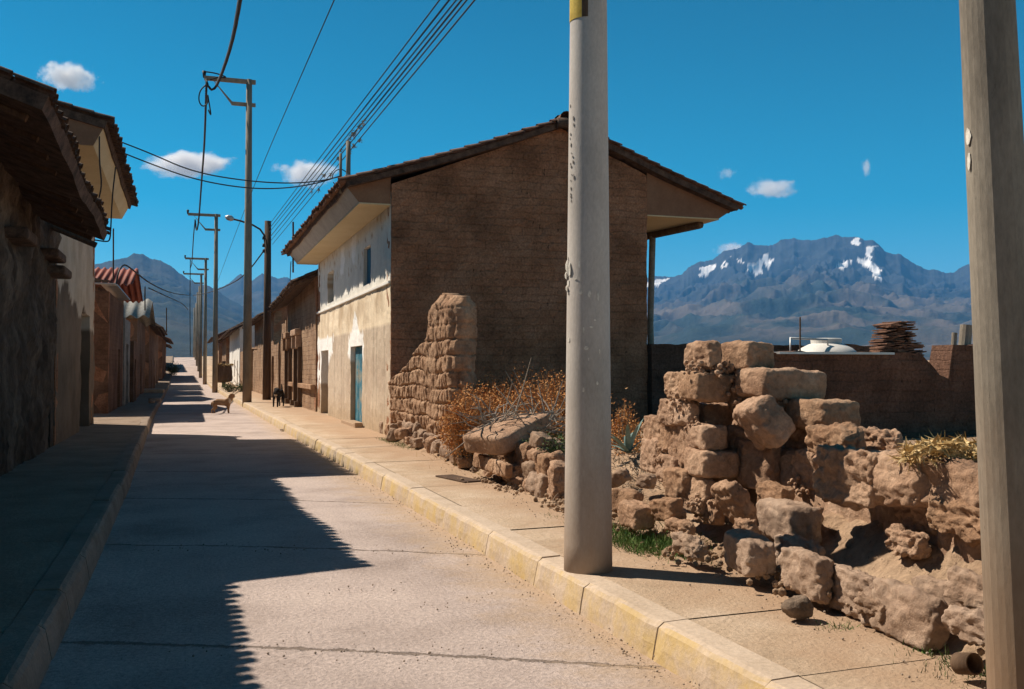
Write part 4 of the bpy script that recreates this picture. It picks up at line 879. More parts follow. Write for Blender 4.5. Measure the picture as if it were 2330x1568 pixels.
for i in range(46):
    y = 8.4 + 11.6 * (i / 46) + rnd.uniform(-.2, .2); x = rnd.uniform(3.82, 4.25); z = .28 + .28 * (x - 3.8) / .45 + rnd.uniform(-.04, .05); q = proj((x, y, z)); d = (Vector((x, y, z)) - EYEP).dot(fw); sz = rnd.uniform(.13, .3)
    put_block('wall_stone', q, sz * F / d, sz * rnd.uniform(.6, 1) * F / d, d, sz, rnd.uniform(-25, 25), rnd.uniform(-40, 40), 500 + i, M['stone' if i % 3 else 'adobe'], None, rnd.uniform(.15, .5), .04, 11,
              'foundation stone in the ragged row between the wall stub and the near concrete pole', 'stone', 'stones in the ragged foundation row')
# short upright row of small adobes (a remnant course)
RC = thing('adobe_course', (3.75, 11, .3), 'short surviving course of small upright adobes in the foundation row', 'wall remnant')
for i, (x, y) in enumerate([(790, 1120), (822, 1128), (855, 1140), (885, 1150), (922, 1165), (965, 1178)]):
    uv = C7(x, y); put_block('adobe_block', uv, 38 * .42, 88 * .36, 12.7 - i * .18, .28, 8, 0, 250 + i, M['adobe'], RC, .35, .015, 9)
mound('soil_bank', [(4.4, 20.3, .45), (4.4, 18, .5), (4.4, 15, .5), (4.4, 12, .6), (4.4, 10.6, .6), (4.4, 9.6, .3)], 1.5, .3, 17, M['soil'])['kind'] = 'structure'
# fallen slab of adobe with a dark notched edge
a, c = ond(*C7(790, 1030), 12.2), ond(*C7(1150, 850), 13.0)
t = thing('fallen_slab', ((a.x + c.x) / 2, (a.y + c.y) / 2, .5), 'long tilted slab of mud plaster lying under dead branches', 'slab')
mid = (a + c) / 2; dr = (c - a); Lh = dr.length
rot = dr.to_track_quat('X', 'Z').to_matrix()
me, f = blob(mid, (Lh * .92, .75, .26), 300, .06, .02, 26, rot); b = MB(); b.v = me; b.f = f; b.build('slab_body', M['adobe'], t, True)
p = onz(1043, 1090, .21); t = thing('access_cover', (p.x, p.y, .2), 'small dark rusty access cover set in the pavement', 'cover')
b = MB(); Mt = Matrix.Translation((p.x, p.y, .206)) @ Matrix.Rotation(R(12), 4, 'Z'); b.box((-.13, -.42, 0), (.13, .42, .02), Mt); b.build('plate', M['wood_dark'], t, bev=.004)

# ------------------------------------------------------------------ plants
def leaves(b, p, d, L, wd, rnd, bend=.3, seg=2):
    d = d.normalized(); s = d.cross(Vector((rnd.uniform(-1, 1), rnd.uniform(-1, 1), rnd.uniform(-1, 1)))).normalized(); g = Vector((0, 0, -bend))
    vs = []; q = p.copy()
    for i in range(seg + 1):
        t = i / seg; ww = wd * (1 - t) + .0008; vs += [q - s * ww, q + s * ww]; q = q + d * (L / seg); d = (d + g * (1 / seg)).normalized()
    b.add(vs, [(2 * i, 2 * i + 1, 2 * i + 3, 2 * i + 2) for i in range(seg)])
def bush(name, label, cat, items, m, seed, n, spread, twig=True, leafL=(.015, .04), group=None, up_=1.0, ntw=60):
    """items: list of (base, height, radius)"""
    rnd = random.Random(seed); c0 = items[0][0]; t = thing(name, c0, label, cat, group); b = MB(); tw = MB(); tips = []
    for (c, h, r) in items:
        c = Vector(c)
        for _ in range(ntw):
            a = rnd.uniform(0, 6.28); rr = r * math.sqrt(rnd.random()); hh = h * (1 - .45 * (rr / r) ** 2) * rnd.uniform(.45, 1.05)
            p0 = c + Vector((math.cos(a) * rr * .3, math.sin(a) * rr * .3, 0)); p2 = c + Vector((math.cos(a) * rr, math.sin(a) * rr, hh)); p1 = p0.lerp(p2, .5) + Vector((rnd.gauss(0, .06), rnd.gauss(0, .06), rnd.uniform(0, .1))) * min(1, h)
            if twig: tw.tube([p0, p1, p2], [.006, .004, .0015], 3, False)
            for _ in range(n):
                s = rnd.random() ** .6; q = (p0.lerp(p1, s * 2) if s < .5 else p1.lerp(p2, s * 2 - 1)) + Vector((rnd.gauss(0, spread), rnd.gauss(0, spread), rnd.gauss(0, spread)))
                leaves(b, q, Vector((rnd.gauss(0, 1), rnd.gauss(0, 1), rnd.gauss(.3 * up_, .8))), rnd.uniform(*leafL), rnd.uniform(.2, .35) * leafL[1], rnd, .3, 1)
    b.build('foliage', m, t)
    if twig: tw.build('twigs', M['twig'], t)
    return t
def gz(x, y): return bank(x, y) if 3.3 < x < 30 and y < 21 else .2
def at(u, v, y):
    p = ony(u, v, y); return p
bs = []
for (u, vt, y, r) in [(1085, 865, 15.0, .5), (1130, 850, 15.4, .55), (1165, 845, 15.2, .55), (1205, 828, 15.0, .55), (1065, 925, 14.6, .35), (1250, 845, 14.8, .5), (1285, 850, 14.4, .5), (1120, 890, 14.4, .5), (1190, 870, 14.2, .5), (1240, 890, 14.0, .5), (1070, 868, 14.2, .45), (1110, 858, 14.4, .5), (1185, 838, 14.4, .5), (1265, 838, 14.0, .5), (1225, 858, 13.8, .45), (1150, 868, 13.9, .45), (1060, 880, 13.6, .4), (1100, 900, 13.5, .4), (1150, 905, 13.4, .4), (1200, 900, 13.3, .4), (1250, 910, 13.2, .4)]:
    p = at(u, vt, y); bs.append((Vector((p.x, y, .35)), p.z - .35, r))
bush('dry_bush', 'rust-orange dead bush filling the gap between the wall stub and the near pole', 'bush', bs, M['leaf_dry'], 21, 60, .05, leafL=(.018, .042), ntw=90)
bs = []
for (u, vt, y, r) in [(1400, 890, 11.2, .28), (1425, 900, 11.0, .2), (1450, 960, 10.4, .25)]:
    p = at(u, vt, y); bs.append((Vector((p.x, y, .5)), p.z - .5, r))
bush('dry_bush', 'smaller orange dead weed right of the near concrete pole', 'bush', bs, M['leaf_dry'], 22, 30, .035, leafL=(.015, .04), ntw=40)
bs = []
for (u, vt, y, r) in [(1240, 960, 11.6, .35), (1265, 990, 10.8, .3), (1110, 1020, 12.8, .2)]:
    p = at(u, vt, y); bs.append((Vector((p.x, y, .5)), max(.25, p.z - .5), r))
bush('green_weed', 'dull green weed growing over the rubble at the left edge of the near pole', 'plant', bs, M['leaf'], 23, 22, .035, leafL=(.015, .045), ntw=40)
# bare grey branches heaped on the slab
t = thing('dead_branches', at(1180, 980, 13.2), 'tangle of bare grey branches heaped over the fallen slab', 'branches'); b = MB(); rnd = random.Random(5)
for _ in range(130):
    p = at(rnd.uniform(1090, 1270), rnd.uniform(940, 985), rnd.uniform(11.8, 12.8)); d = Vector((rnd.gauss(0, 1), rnd.gauss(0, .5), rnd.gauss(.15, .35))).normalized(); L = rnd.uniform(.2, .8)
    b.tube([p, p + d * L * .5 + Vector((0, 0, rnd.gauss(0, .05))), p + d * L + Vector((0, 0, rnd.gauss(-.03, .08)))], [.014 * rnd.uniform(.4, 1), .009, .003], 4, False)
b.build('twigs', M['wood_grey'], t)
# agave
pA = at(1430, 1030, 9.9); pA.z = max(.35, pA.z)
t = thing('agave', pA, 'grey-green spiky agave between the near pole and the rubble stack', 'agave'); rnd = random.Random(2)
for i in range(15):
    a = i * 2.4; e = rnd.uniform(.35, 1.25); L = rnd.uniform(.35, .55); d = Vector((math.cos(a) * math.cos(e), math.sin(a) * math.cos(e), math.sin(e))); s = d.cross(Vector((0, 0, 1))).normalized(); b = MB(); vs = []
    for j in range(7):
        tt = j / 6; q = pA + d * L * tt + Vector((0, 0, -.12 * tt * tt)); ww = .034 * (1 - tt) ** .6 * (1 + .5 * tt) + .001; nn = s.cross(d)
        vs += [q - s * ww, q - nn * .012 * (1 - tt), q + s * ww]
    b.add(vs, [(3 * j + q, 3 * j + q + 1, 3 * j + q + 4, 3 * j + q + 3) for j in range(6) for q in range(2)]); b.build('leaf', M['agave'], t, True)
# dry litter slope and grass tufts
def tuft(name, label, c, rx, ry, n, L, m, seed, cat='grass', up_=1.2, group=None, wd=.004, kind='stuff'):
    rnd = random.Random(seed); b = MB(); c = Vector(c)
    for _ in range(n):
        x, y = c.x + rnd.gauss(0, rx), c.y + rnd.gauss(0, ry)
        z = (bank(x, y) if 3.3 < x < 30 and 1.2 < y < 21 else c.z) + rnd.uniform(0, c.z if cat == 'litter' else 0) * 0
        leaves(b, Vector((x, y, max(z, c.z if c.z > 1 else z) - .01)), Vector((rnd.gauss(0, .5), rnd.gauss(0, .5), up_)), rnd.uniform(.4, 1) * L, wd, rnd, .7, 3)
    o = b.build(name, m, None); tag(o, label, cat, kind=kind); return o
def gp(u, v, z=.3): p = onz(u, v, z); p.z = 0; return p
tuft('grass_tuft', 'bright green grass right of the near pole base, upper patch', gp(1425, 1165, .45), .15, .35, 1700, .17, M['grass'], 1)
tuft('grass_tuft', 'lower green grass patch in front of the squared fallen block', gp(1500, 1222, .3), .13, .16, 1500, .14, M['grass'], 2)
tuft('grass_tuft', 'thin green grass beside the base stones of the wall stub', gp(880, 998, .25), .05, .4, 500, .12, M['grass'], 3)
tuft('grass_tuft', 'green grass on the bank below the wall stub', gp(915, 1010, .25), .08, .5, 700, .12, M['grass'], 4)
tuft('grass_tuft', 'small green sprig under the squared foundation stone', gp(1900, 1390, .3), .05, .04, 160, .1, M['grass'], 5)
tuft('grass_tuft', 'sparse grass at the foot of the big pale boulder', gp(2080, 1455, .27), .07, .05, 120, .07, M['grass'], 6)
tuft('grass_tuft', 'olive grass around the old tin by the far right pole', gp(2190, 1500, .27), .14, .12, 500, .09, M['leaf'], 7)
tuft('grass_tuft', 'tiny grass on the foundation row left of the near pole', gp(1255, 1130, .4), .05, .12, 160, .09, M['grass'], 8)
tuft('dry_litter', 'dead stalks and litter on the slope left of the rubble stack', gp(1430, 1090, .45), .35, .7, 1500, .16, M['twig'], 9, up_=.25, wd=.005)
tuft('dry_litter', 'dead stems and dry leaves at the foot of the orange bush', gp(1130, 1010, .5), .35, 1.2, 1400, .2, M['straw'], 12, up_=.7, wd=.005)
tuft('dry_litter', 'dry stubble at the pavement edge below the low right wall', gp(2100, 1480, .27), .2, .5, 500, .05, M['twig'], 10, up_=.5)
# heap of maize husks on the low wall
t = thing('straw_heap', ond(2150, 1030, 6.2), 'golden heap of dry maize husks on top of the low right wall', 'straw heap'); b = MB(); rnd = random.Random(9)
for _ in range(1300):
    u = rnd.uniform(2055, 2250); hgt = 38 * math.sin(math.pi * min(1, max(0, (u - 2040) / 250)) ** .8) ; c_ = ond(u, 1052 - rnd.random() ** 1.2 * (hgt + 14), 5.75 + rnd.uniform(-.2, .3))
    leaves(b, c_, Vector((rnd.gauss(0, 1), rnd.gauss(0, 1), rnd.gauss(.1, .3))), rnd.uniform(.04, .13), rnd.uniform(.005, .012), rnd, rnd.uniform(-1.5, 2.2), 5)
b.build('husks', M['straw'], t)
# pile of roof tiles on the wall and stubs of posts
c_ = ony(2033, 800, 13.3); t = thing('tile_stack', (c_.x, 13.3, 1.85), 'tall stack of old roof tiles and slabs on the yard wall', 'tile stack'); rnd = random.Random(3); b = MB()
for k_ in range(19):
    z = 1.83 + k_ * .031; wl = .42
    for q in range(4 if k_ < 9 else 3):
        Mt = Matrix.Translation((c_.x - .30 + .006 * k_ + q * .19 + rnd.uniform(-.03, .03) - .0, 13.25 + rnd.uniform(-.05, .05), z + rnd.uniform(-.006, .006) + (.03 if q in (1, 2) else 0))) @ Matrix.Rotation(rnd.uniform(-.25, .25), 4, 'Z') @ Matrix.Rotation(rnd.uniform(-.22, .1), 4, 'Y')
        ww = (.13 - .003 * k_) * rnd.uniform(.8, 1.1); b.box((-ww, -.2, 0), (ww, .2, .02), Mt)
b.build('tiles', M['tile'], t, bev=.004)
for i, (u0, v0, u1, v1, r_, nm, lb) in enumerate([(2193, 792, 2199, 740, .1, 'post_stub', 'thick leaning concrete post stub on the yard wall beside the far right pole'), (2169, 790, 2172, 757, .045, 'post_stub', 'thin short post stub left of the thick leaning stub on the yard wall')]):
    a, c = ony(u0, v0, 13.3), ony(u1, v1, 13.3); t = thing(nm, a, lb, 'post')
    b = MB(); b.tube([a - Vector((0, 0, .1)), c], r_, 12); b.build('shaft', M['concrete_dark'], t)

# ------------------------------------------------------------------ poles
def scraps(t, axis_r, lst, m, name='paper_scrap'):
    """torn paper stuck to a round pole: (angle, z, w, h) around (x, y)"""
    for (x, y, a, z, w_, h_, k_) in lst:
        b = MB(); rnd = random.Random(int(z * 1000)); n = 7; pts = []
        for i in range(n):
            an = 2 * math.pi * i / n; pts.append((.5 * w_ * math.cos(an) * rnd.uniform(.5, 1), .5 * h_ * math.sin(an) * rnd.uniform(.6, 1)))
        vs = []
        rr = axis_r(z)
        for (p_, q_) in pts: aa = a + p_ / rr; lift = .004 + (k_ * abs(p_) if k_ else 0); vs.append((x + (rr + lift) * math.cos(aa), y + (rr + lift) * math.sin(aa), z + q_))
        vs2 = [(x + (vx - x) * .99, y + (vy - y) * .99, vz) for vx, vy, vz in vs]
        b.add(vs + vs2, [tuple(range(n)), tuple(range(2 * n - 1, n - 1, -1))] + [(i, n + i, n + (i + 1) % n, (i + 1) % n) for i in range(n)]); b.build(name, m if not k_ else M['paper'], t)
PX, PY = 2.76, 6.52
rad = lambda z: .178 - .0098 * z
pc = thing('utility_pole', (PX, PY, .2), 'near pale concrete utility pole on the kerb with torn poster scraps', 'utility pole', 'concrete utility poles')
b = MB(); b.tube([(PX + .003 * z, PY, z) for z in lin(.1, 8.6, 30)], [rad(z) for z in lin(.1, 8.6, 30)], 40); b.build('shaft', M['concrete'], pc, True)
vw = math.atan2(-PY, -PX)   # direction from the pole to the photographer
PXz = lambda z: PX + .003 * z
sl_ = [(-.42, 2.40), (-1.05, 2.41), (-1.2, 2.33), (-1.15, 2.27), (-.95, 2.36), (-.35, 2.2), (-.62, 2.3), (.05, 2.19), (.45, 2.17), (.12, 1.95), (-.2, 1.93), (-.08, 1.8), (.5, 1.78), (.02, 1.72), (-1.05, 1.86), (.4, 1.55), (-.2, 1.5), (.3, 2.0)]
rnd = random.Random(1)
scraps(pc, rad, [(PXz(z), PY, vw + a, z, rnd.uniform(.012, .05), rnd.uniform(.015, .08), 0) for a, z in sl_], M['paper'])
scraps(pc, rad, [(PXz(z), PY, vw + a, z, w_, h_, .5) for a, z, w_, h_ in [(-1.25, 2.4, .06, .1), (-1.35, 2.33, .07, .07), (-1.0, 2.37, .05, .14), (-1.3, 2.24, .06, .05)]], M['paper_old'])
scraps(pc, rad, [(PXz(z), PY, vw - 1.0 - rnd.uniform(-.25, .2), z, rnd.uniform(.008, .02), rnd.uniform(.01, .045), 0) for z in [3.57, 3.47, 3.42, 3.36, 3.33, 3.28, 3.22, 3.19, 3.15, 3.14, 3.12, 3.06, 3.04, 3.02, 2.96, 2.92, 2.9, 2.87, 2.45, 2.2]], M['mark'], 'scratched_mark')
def band(x, y, z0, z1, rf, a0, a1, m, t, nm, n=10):
    b = MB(); vs = []
    for z in (z0, z1):
        for i in range(n + 1): a = a0 + (a1 - a0) * i / n; vs.append((x + (rf(z) + .003) * math.cos(a), y + (rf(z) + .003) * math.sin(a), z))
    b.add(vs, [(i, i + 1, n + 2 + i, n + 1 + i) for i in range(n)]); return b.build(nm, m, t, True)
band(PX + .012, PY, 4.2, 4.5, rad, vw - 1.75, vw - .35, M['yellow_paint'], pc, 'painted_band'); band(PX + .012, PY, 4.2, 4.5, rad, vw - .33, vw - .02, M['wood'], pc, 'painted_band')
# far right pole, faceted and leaning
rb_ = ond(2326, 1600, 4.05); rtop = ond(2246, 0, 4.05); ax = (rtop - rb_) / (rtop.z - rb_.z)
base = rb_ + ax * (.15 - rb_.z)
pr = thing('utility_pole', (base.x, base.y, .2), 'faceted weathered concrete pole at the right edge, leaning slightly left', 'utility pole', 'concrete utility poles')
b = MB(); rr_ = lambda z: (.134 - .0085 * z)
n = 9; vs = []; zs = lin(.1, 8, 30)
for z in zs:
    c = base + ax * (z - .15)
    for i in range(n * 3):
        a = 2 * math.pi * (i / (n * 3)) + .3; k_ = i % 3; rr2 = rr_(z) * (1.0 if k_ == 0 else .985); vs.append((c.x + rr2 * math.cos(a), c.y + rr2 * math.sin(a), z))
W = n * 3; b.add(vs, [(j * W + i, j * W + (i + 1) % W, (j + 1) * W + (i + 1) % W, (j + 1) * W + i) for j in range(len(zs) - 1) for i in range(W)] + [tuple(range((len(zs) - 1) * W, len(zs) * W))])
b.build('shaft', M['concrete_dark'], pr, False)
vw2 = math.atan2(-base.y, -base.x)
for z, w_, h_ in ((2.62, .05, .1), (2.52, .03, .1)):
    c = base + ax * (z - .15); scraps(pr, rr_, [(c.x, c.y, vw2 - 1.0, z, w_, h_, 0)], M['paper'])

def street_pole(u, vb, vt, y, label, arm=True, armpx=None, r0=.19, r1=.12, mt='concrete_dark', grp='tall poles with side arms along the street'):
    x = ony(u, vb, y).x; zt = ony(u, vt, y).z; zb_ = ter(y)
    t = thing('utility_pole', (x, y, zb_), label, 'utility pole', grp); b = MB(); b.tube([(x, y, zb_), (x, y, (zb_ + zt) / 2), (x, y, zt)], [r0, (r0 + r1) / 2, r1], 16); b.build('shaft', M[mt], t, True)
    tip = None
    if arm:
        L = 1.9; s = .09; ah = zt - .1
        b = MB(); b.box((x - L, y - s, ah - s), (x + .28, y + s, ah + s)); b.build('crossarm', M['concrete_dark'], t, bev=.02)
        b = MB(); lo = ah - 1.02
        b.box((x - .75, y - s * .8, lo - s * .8), (x + .28, y + s * .8, lo + s * .8)); 
        vs = [(-.72, lo + .07), (-.72, lo - .07), (-1.42, ah - .09 - .1), (-1.5, ah - .09)]
        b.add([(x + p, y + yy, z) for yy in (-.07, .07) for p, z in vs], [(0, 1, 2, 3), (7, 6, 5, 4), (0, 4, 5, 1), (1, 5, 6, 2), (2, 6, 7, 3), (3, 7, 4, 0)]); b.build('brace', M['concrete_dark'], t, bev=.01)
        b = MB(); b.tube([(x - L, y, ah + .0), (x - L, y, ah + .3)], [.05, .09], 8); b.build('insulator', M['black'], t, True)
        tip = Vector((x - L, y, ah))
    return t, x, zt, tip
P1 = street_pole(562, 915, 181, 44, 'tallest concrete street pole with a braced side arm, beside the tan dog', r0=.2, r1=.125)
P2 = street_pole(489, 887, 487, 71, 'second tall street pole with a braced side arm, beyond the tan dog', r0=.19, r1=.12)
P3 = street_pole(466, 869, 587, 98, 'third tall street pole, its braced arm just below the left hill skyline', r0=.19, r1=.12)
P4 = street_pole(456, 862, 622, 115, 'fourth street pole with a short side arm, in the far row', r0=.18, r1=.12)
for i, (u, vt, y) in enumerate([(452, 652, 130), (448, 665, 142), (445, 690, 155), (441, 700, 168)]):
    street_pole(u, 850, vt, y, 'far street pole in the dwindling row, number %s beyond the four tall armed poles' % ('one', 'two', 'three', 'four')[i], arm=False, r0=.17, r1=.1)
t, WX, WZ, _ = street_pole(607, 910, 503, 47, 'dark wooden pole carrying the curved street lamp', arm=False, r0=.2, r1=.15, mt='wood_dark', grp=None)
lp = [ony(603, 556, 47), ony(601, 535, 47), ony(592, 522, 47), ony(575, 512, 47), ony(548, 503, 47), ony(532, 499, 47)]
b = MB(); b.tube(lp, .045, 8); b.build('lamp_arm', M['wood_dark'], t, True)
l0, l1 = ony(532, 499, 47), ony(512, 493, 47)
b = MB(); b.tube([l0, l0.lerp(l1, .3), l0.lerp(l1, .7), l1], [.07, .14, .13, .04], 10); lh = b.build('lamp_head', M['metal'], t, True)
b = MB(); q = l0.lerp(l1, .4); b.tube([q + Vector((-.12, 0, -.08)), q + Vector((.16, 0, -.12))], [.09, .11], 8); b.build('lens', M['plastic'], lh, True)
for v in (545, 562, 575):
    c = ony(600, v, 46.7); b = MB(); b.tube([c, c + Vector((0, 0, .16))], [.07, .05], 8); b.build('insulator', M['black'], t, True)
# ------------------------------------------------------------------ wires
def sagline(pts, n=24):
    out = []; 
    for i in range(len(pts) - 1):
        for j in range(n): out.append(Vector(pts[i]).lerp(Vector(pts[i + 1]), j / n))
    out.append(Vector(pts[-1])); return out
def wire(name, label, pts, r, m='wire', cat='wire', group=None, sag=0, lumps=None, twist=0):
    if len(pts) == 2:
        A_, B_ = Vector(pts[0]), Vector(pts[1]); P_ = [A_.lerp(B_, t) - Vector((0, 0, sag * 4 * t * (1 - t))) for t in lin(0, 1, 41)]
    else:
        P_ = [Vector(p) for p in pts]
        for _ in range(3):   # Chaikin smoothing
            Q = [P_[0]]
            for a, c in zip(P_[:-1], P_[1:]): Q += [a.lerp(c, .25), a.lerp(c, .75)]
            P_ = Q + [P_[-1]]
    t = thing(name, P_[0], label, cat, group); b = MB()
    if twist:
        tot = 0; D_ = [0]
        for a, c in zip(P_[:-1], P_[1:]): tot += (c - a).length; D_.append(tot)
        S_ = []; k_ = 0; nn = min(900, int(tot / (twist / 6)))
        for q in range(nn + 1):
            s = tot * q / nn
            while k_ < len(D_) - 2 and D_[k_ + 1] < s: k_ += 1
            S_.append((P_[k_].lerp(P_[k_ + 1], (s - D_[k_]) / max(D_[k_ + 1] - D_[k_], 1e-6)), s, (P_[k_ + 1] - P_[k_]).normalized()))
        for ph in (0, 2.09, 4.19):
            L_ = []
            for p, s, tn in S_:
                e1 = tn.cross(Vector((.3, .1, 1))).normalized(); e2 = tn.cross(e1); a = s / twist * 6.283 + ph; L_.append(p + (e1 * math.cos(a) + e2 * math.sin(a)) * r * .8)
            b.tube(L_, r * .7, 5)
    else: b.tube(P_, r, 5)
    b.build('cable', M[m], t, True)
    if lumps:
        rnd = random.Random(len(label))
        for s in lumps:
            i = int(s * (len(P_) - 1)); p = P_[i].lerp(P_[min(i + 1, len(P_) - 1)], s * (len(P_) - 1) - i)
            bb = MB(); 
            for _ in range(26): leaves(bb, p + Vector((rnd.gauss(0, .02), rnd.gauss(0, .05), rnd.gauss(-.02, .03))), Vector((rnd.gauss(0, 1), rnd.gauss(0, 1), rnd.gauss(-.3, 1))), rnd.uniform(.03, .08), .012, rnd, 0, 1)
            bb.build('air_plant', M['twig'], t)
    return t
# heavy twisted bundle from overhead down the arms of the tall poles
tip1, tip2, tip3 = P1[3], P2[3], P3[3]
c1 = ony(546, 0, 26); c0 = c1 + (c1 - ony(527, 100, 34)) * 1.0
wire('power_cable', 'thick black twisted cable sweeping down from overhead to the first tall pole arm', [c1 + (c1 - ony(530, 90, 33)) * 3.5, c1, ony(530, 90, 33), ony(508, 160, 40), ony(492, 196, 43.6)], .045, 'black', 'cable', twist=.55)
wire('power_cable', 'black cable looping from the first tall pole arm down to the second', [ony(492, 196, 43.6), ony(482, 208, 43.6), ony(470, 190, 43.6), tip1 + Vector((.1, 0, .05)), ony(468, 240, 46), ony(465, 330, 53), ony(458, 420, 62), ony(452, 505, 69), ony(447, 530, 71), ony(444, 500, 71)], .04, 'black', 'cable', twist=.55)
wire('cable_coil', 'loose black cable loops hanging from the first tall pole arm', [ony(470, 192, 43.8), ony(455, 205, 43.8), ony(451, 228, 43.8), ony(460, 244, 43.8), ony(474, 236, 43.8), ony(472, 210, 43.8), ony(476, 235, 43.8), ony(481, 266, 43.8), ony(474, 250, 43.8)], .03, 'black', 'cable')
wire('stay_wire', 'thin double stay wire above the first tall pole arm', [ony(463, 163, 43.8), ony(490, 166, 43.8), ony(520, 177, 43.8), ony(495, 175, 43.8), ony(478, 182, 43.8)], .03, 'black', 'cable')
wire('power_cable', 'black cable dropping from the second to the third tall pole arm', [ony(444, 500, 71), ony(440, 540, 76), ony(437, 600, 88), ony(433, 610, 98)], .04, 'black', 'cable')
wire('drop_cable', 'vertical service cable hanging beside the second and third poles', [ony(433, 590, 97), ony(432, 700, 97), ony(433, 810, 97)], .04, 'black', 'cable')
wire('thin_wire', 'lone thin wire crossing the sky left of the main bundle', [ony(760 + 54, -120, 16), ony(760, 0, 18), ony(575, 425, 40), ony(490, 655, 98)], .012)
far_pts = [(612, 512), (613, 520), (612, 530), (614, 540), (616, 548), (620, 556)]
tops = [(1000, 0), (1022, 0), (1038, 0), (1050, 0), (1062, 0), (1080, 0)]
words = ['leftmost', 'second from the left', 'third from the left', 'third from the right', 'second from the right', 'rightmost']
lum = [None, None, None, [.30, .315, .33, .335, .35, .36, .385], [.36, .40, .47, .55], [.33, .35, .365, .45, .52]]
for i in range(6):
    A_ = ony(far_pts[i][0], far_pts[i][1], 47); B_ = ony(tops[i][0], tops[i][1], 12.5 - i * .3); d = (B_ - A_)
    wire('overhead_wire', 'long overhead wire to the lamp pole, %s of the six' % words[i], [B_ + d * .12, A_], .011 if i not in (1, 3) else .014, sag=0.0, group='six overhead wires', lumps=[1 - (1 - s) for s in lum[i]] if lum[i] else None)
wire('service_wire', 'upper sagging service wire from the left eave to the roof masts', [ony(262, 318, 21), ony(340, 348, 21), ony(440, 392, 21), ony(560, 412, 21), ony(660, 418, 21), ony(730, 412, 21), ony(772, 402, 21)], .014, group='sagging service wires')
wire('service_wire', 'lower sagging service wire from the left eave to the roof masts', [ony(268, 343, 21), ony(340, 372, 21), ony(440, 408, 21), ony(550, 428, 21), ony(640, 430, 21), ony(720, 418, 21), ony(775, 400, 21)], .014, group='sagging service wires')
wire('loose_cable', 'loose cable hanging down the near face of the boxed cream eave', [ony(226, 310, 18.8), ony(226, 370, 18.8), ony(232, 420, 18.8), ony(224, 455, 18.8)], .014, 'black')
wire('loose_cable', 'loose cable dropping past the eave edge and curling under it', [ony(263, 380, 19.5), ony(255, 450, 19.5), ony(252, 520, 19.5), ony(250, 548, 19.5), ony(240, 550, 19.5), ony(215, 546, 20)], .014, 'black')
wire('service_wire', 'arched cable rising from the red roof and dropping toward the far poles', [ony(263, 655, 39), ony(270, 615, 39), ony(282, 600, 40), ony(300, 612, 42), ony(340, 645, 50), ony(390, 668, 65), ony(430, 672, 95)], .035, 'black')
wire('service_wire', 'lower cable from the small mast toward the far poles', [ony(338, 655, 48), ony(380, 675, 60), ony(415, 690, 80), ony(428, 705, 95)], .03, 'black')
wire('service_wire', 'cable sagging from the lamp pole across to the far poles', [ony(606, 563, 47), ony(560, 625, 55), ony(520, 650, 66), ony(470, 668, 90), ony(440, 672, 98)], .035, 'black')
wire('loose_cable', 'short cable hanging from the corner house eave over the next roof', [ony(662, 595, 33.5), ony(661, 610, 33.5), ony(660, 640, 33.5)], .015, 'black')
for i, (u, v0, v1, y, lb) in enumerate([(258, 618, 520, 40, 'tall thin antenna rod behind the red corrugated roof'), (330, 692, 652, 48, 'short mast on the grey fibre-cement roof'), (379, 748, 700, 85, 'small antenna on the mid-left tiled house'), (667, 600, 505, 33, 'thin rod standing above the far eave of the corner house')]):
    a, c = ony(u, v0, y), ony(u, v1, y); t = thing('antenna', a, lb, 'antenna'); b = MB(); b.tube([a - Vector((0, 0, .3)), c], .03 if y < 80 else .045, 6); b.build('rod', M['wood_dark'], t)

# ------------------------------------------------------------------ street bits
p = ony(509, 880, 82)
t = thing('hay_stand', (p.x, 82, .1), 'square dark stand topped with straw beside the second tall pole', 'hay stand')
b = MB(); me, f = blob((p.x, 82, 1.35), (1.3, .8, 1.5), 400, .3, .08, 12); b.v = me; b.f = f; b.build('bundle', M['wood'], t, True)
b = MB(); b.tube([(p.x, 82, .1), (p.x, 82, 2.3)], .15, 8); b.build('post', M['wood'], t)
b = MB(); rnd = random.Random(4)
for _ in range(500): leaves(b, Vector((p.x + rnd.uniform(-.7, .7), 82 + rnd.uniform(-.45, .45), 2.05 + rnd.uniform(-.1, .05))), Vector((rnd.gauss(0, 1), rnd.gauss(0, 1), rnd.gauss(-.3, .5))), .25, .02, rnd, .5, 2)
b.build('straw', M['straw'], t)
p = ony(535, 890, 64); bush('flower_bush', 'low pale flowering bush behind the tallest street pole', 'bush', [(Vector((p.x - .3, 64, .2)), .75, .7), (Vector((p.x + .5, 64, .2)), .7, .6)], M['leaf'], 31, 14, .06, leafL=(.04, .1), ntw=60)
p = ony(452, 840, 128); bush('street_tree', 'dark rounded shrub at the top of the left row', 'shrub', [(Vector((ony(395, 815, 118).x, 118, 1.0)), 1.6, 1.0)], M['leaf'], 33, 16, .12, leafL=(.08, .16), ntw=60)
for i, (u, v, w_, h_, lb) in enumerate([(352, 913, 26, 9, 'pale flat stone lying on the left kerb'), (345, 917, 14, 7, 'small stone beside the pale flat one on the left kerb')]):
    q = onz(u, v, .2); put_block('kerb_stone', (u, v - 3), w_, h_, q.dot(fw) - EYEP.dot(fw), .4, 0, 0, 410 + i, M['stone'], None, .4, .03, 8, lb, 'stone')
p = onz(360, 893, .2); t = thing('entrance_slab', (p.x, p.y, .2), 'raised sunlit doorstep slab at the left kerb', 'doorstep')
b = MB(); b.box((p.x - 1.0, p.y - 1.2, .18), (p.x + .35, p.y + 1.2, .42)); b.build('slab', M['pave'], t, bev=.03)
t = thing('scrap', onz(649, 1274 * .7767 + 0, 0), 'scrap of trash on the road in the sunlit gap', 'trash'); p = onz(646, 980, 0)
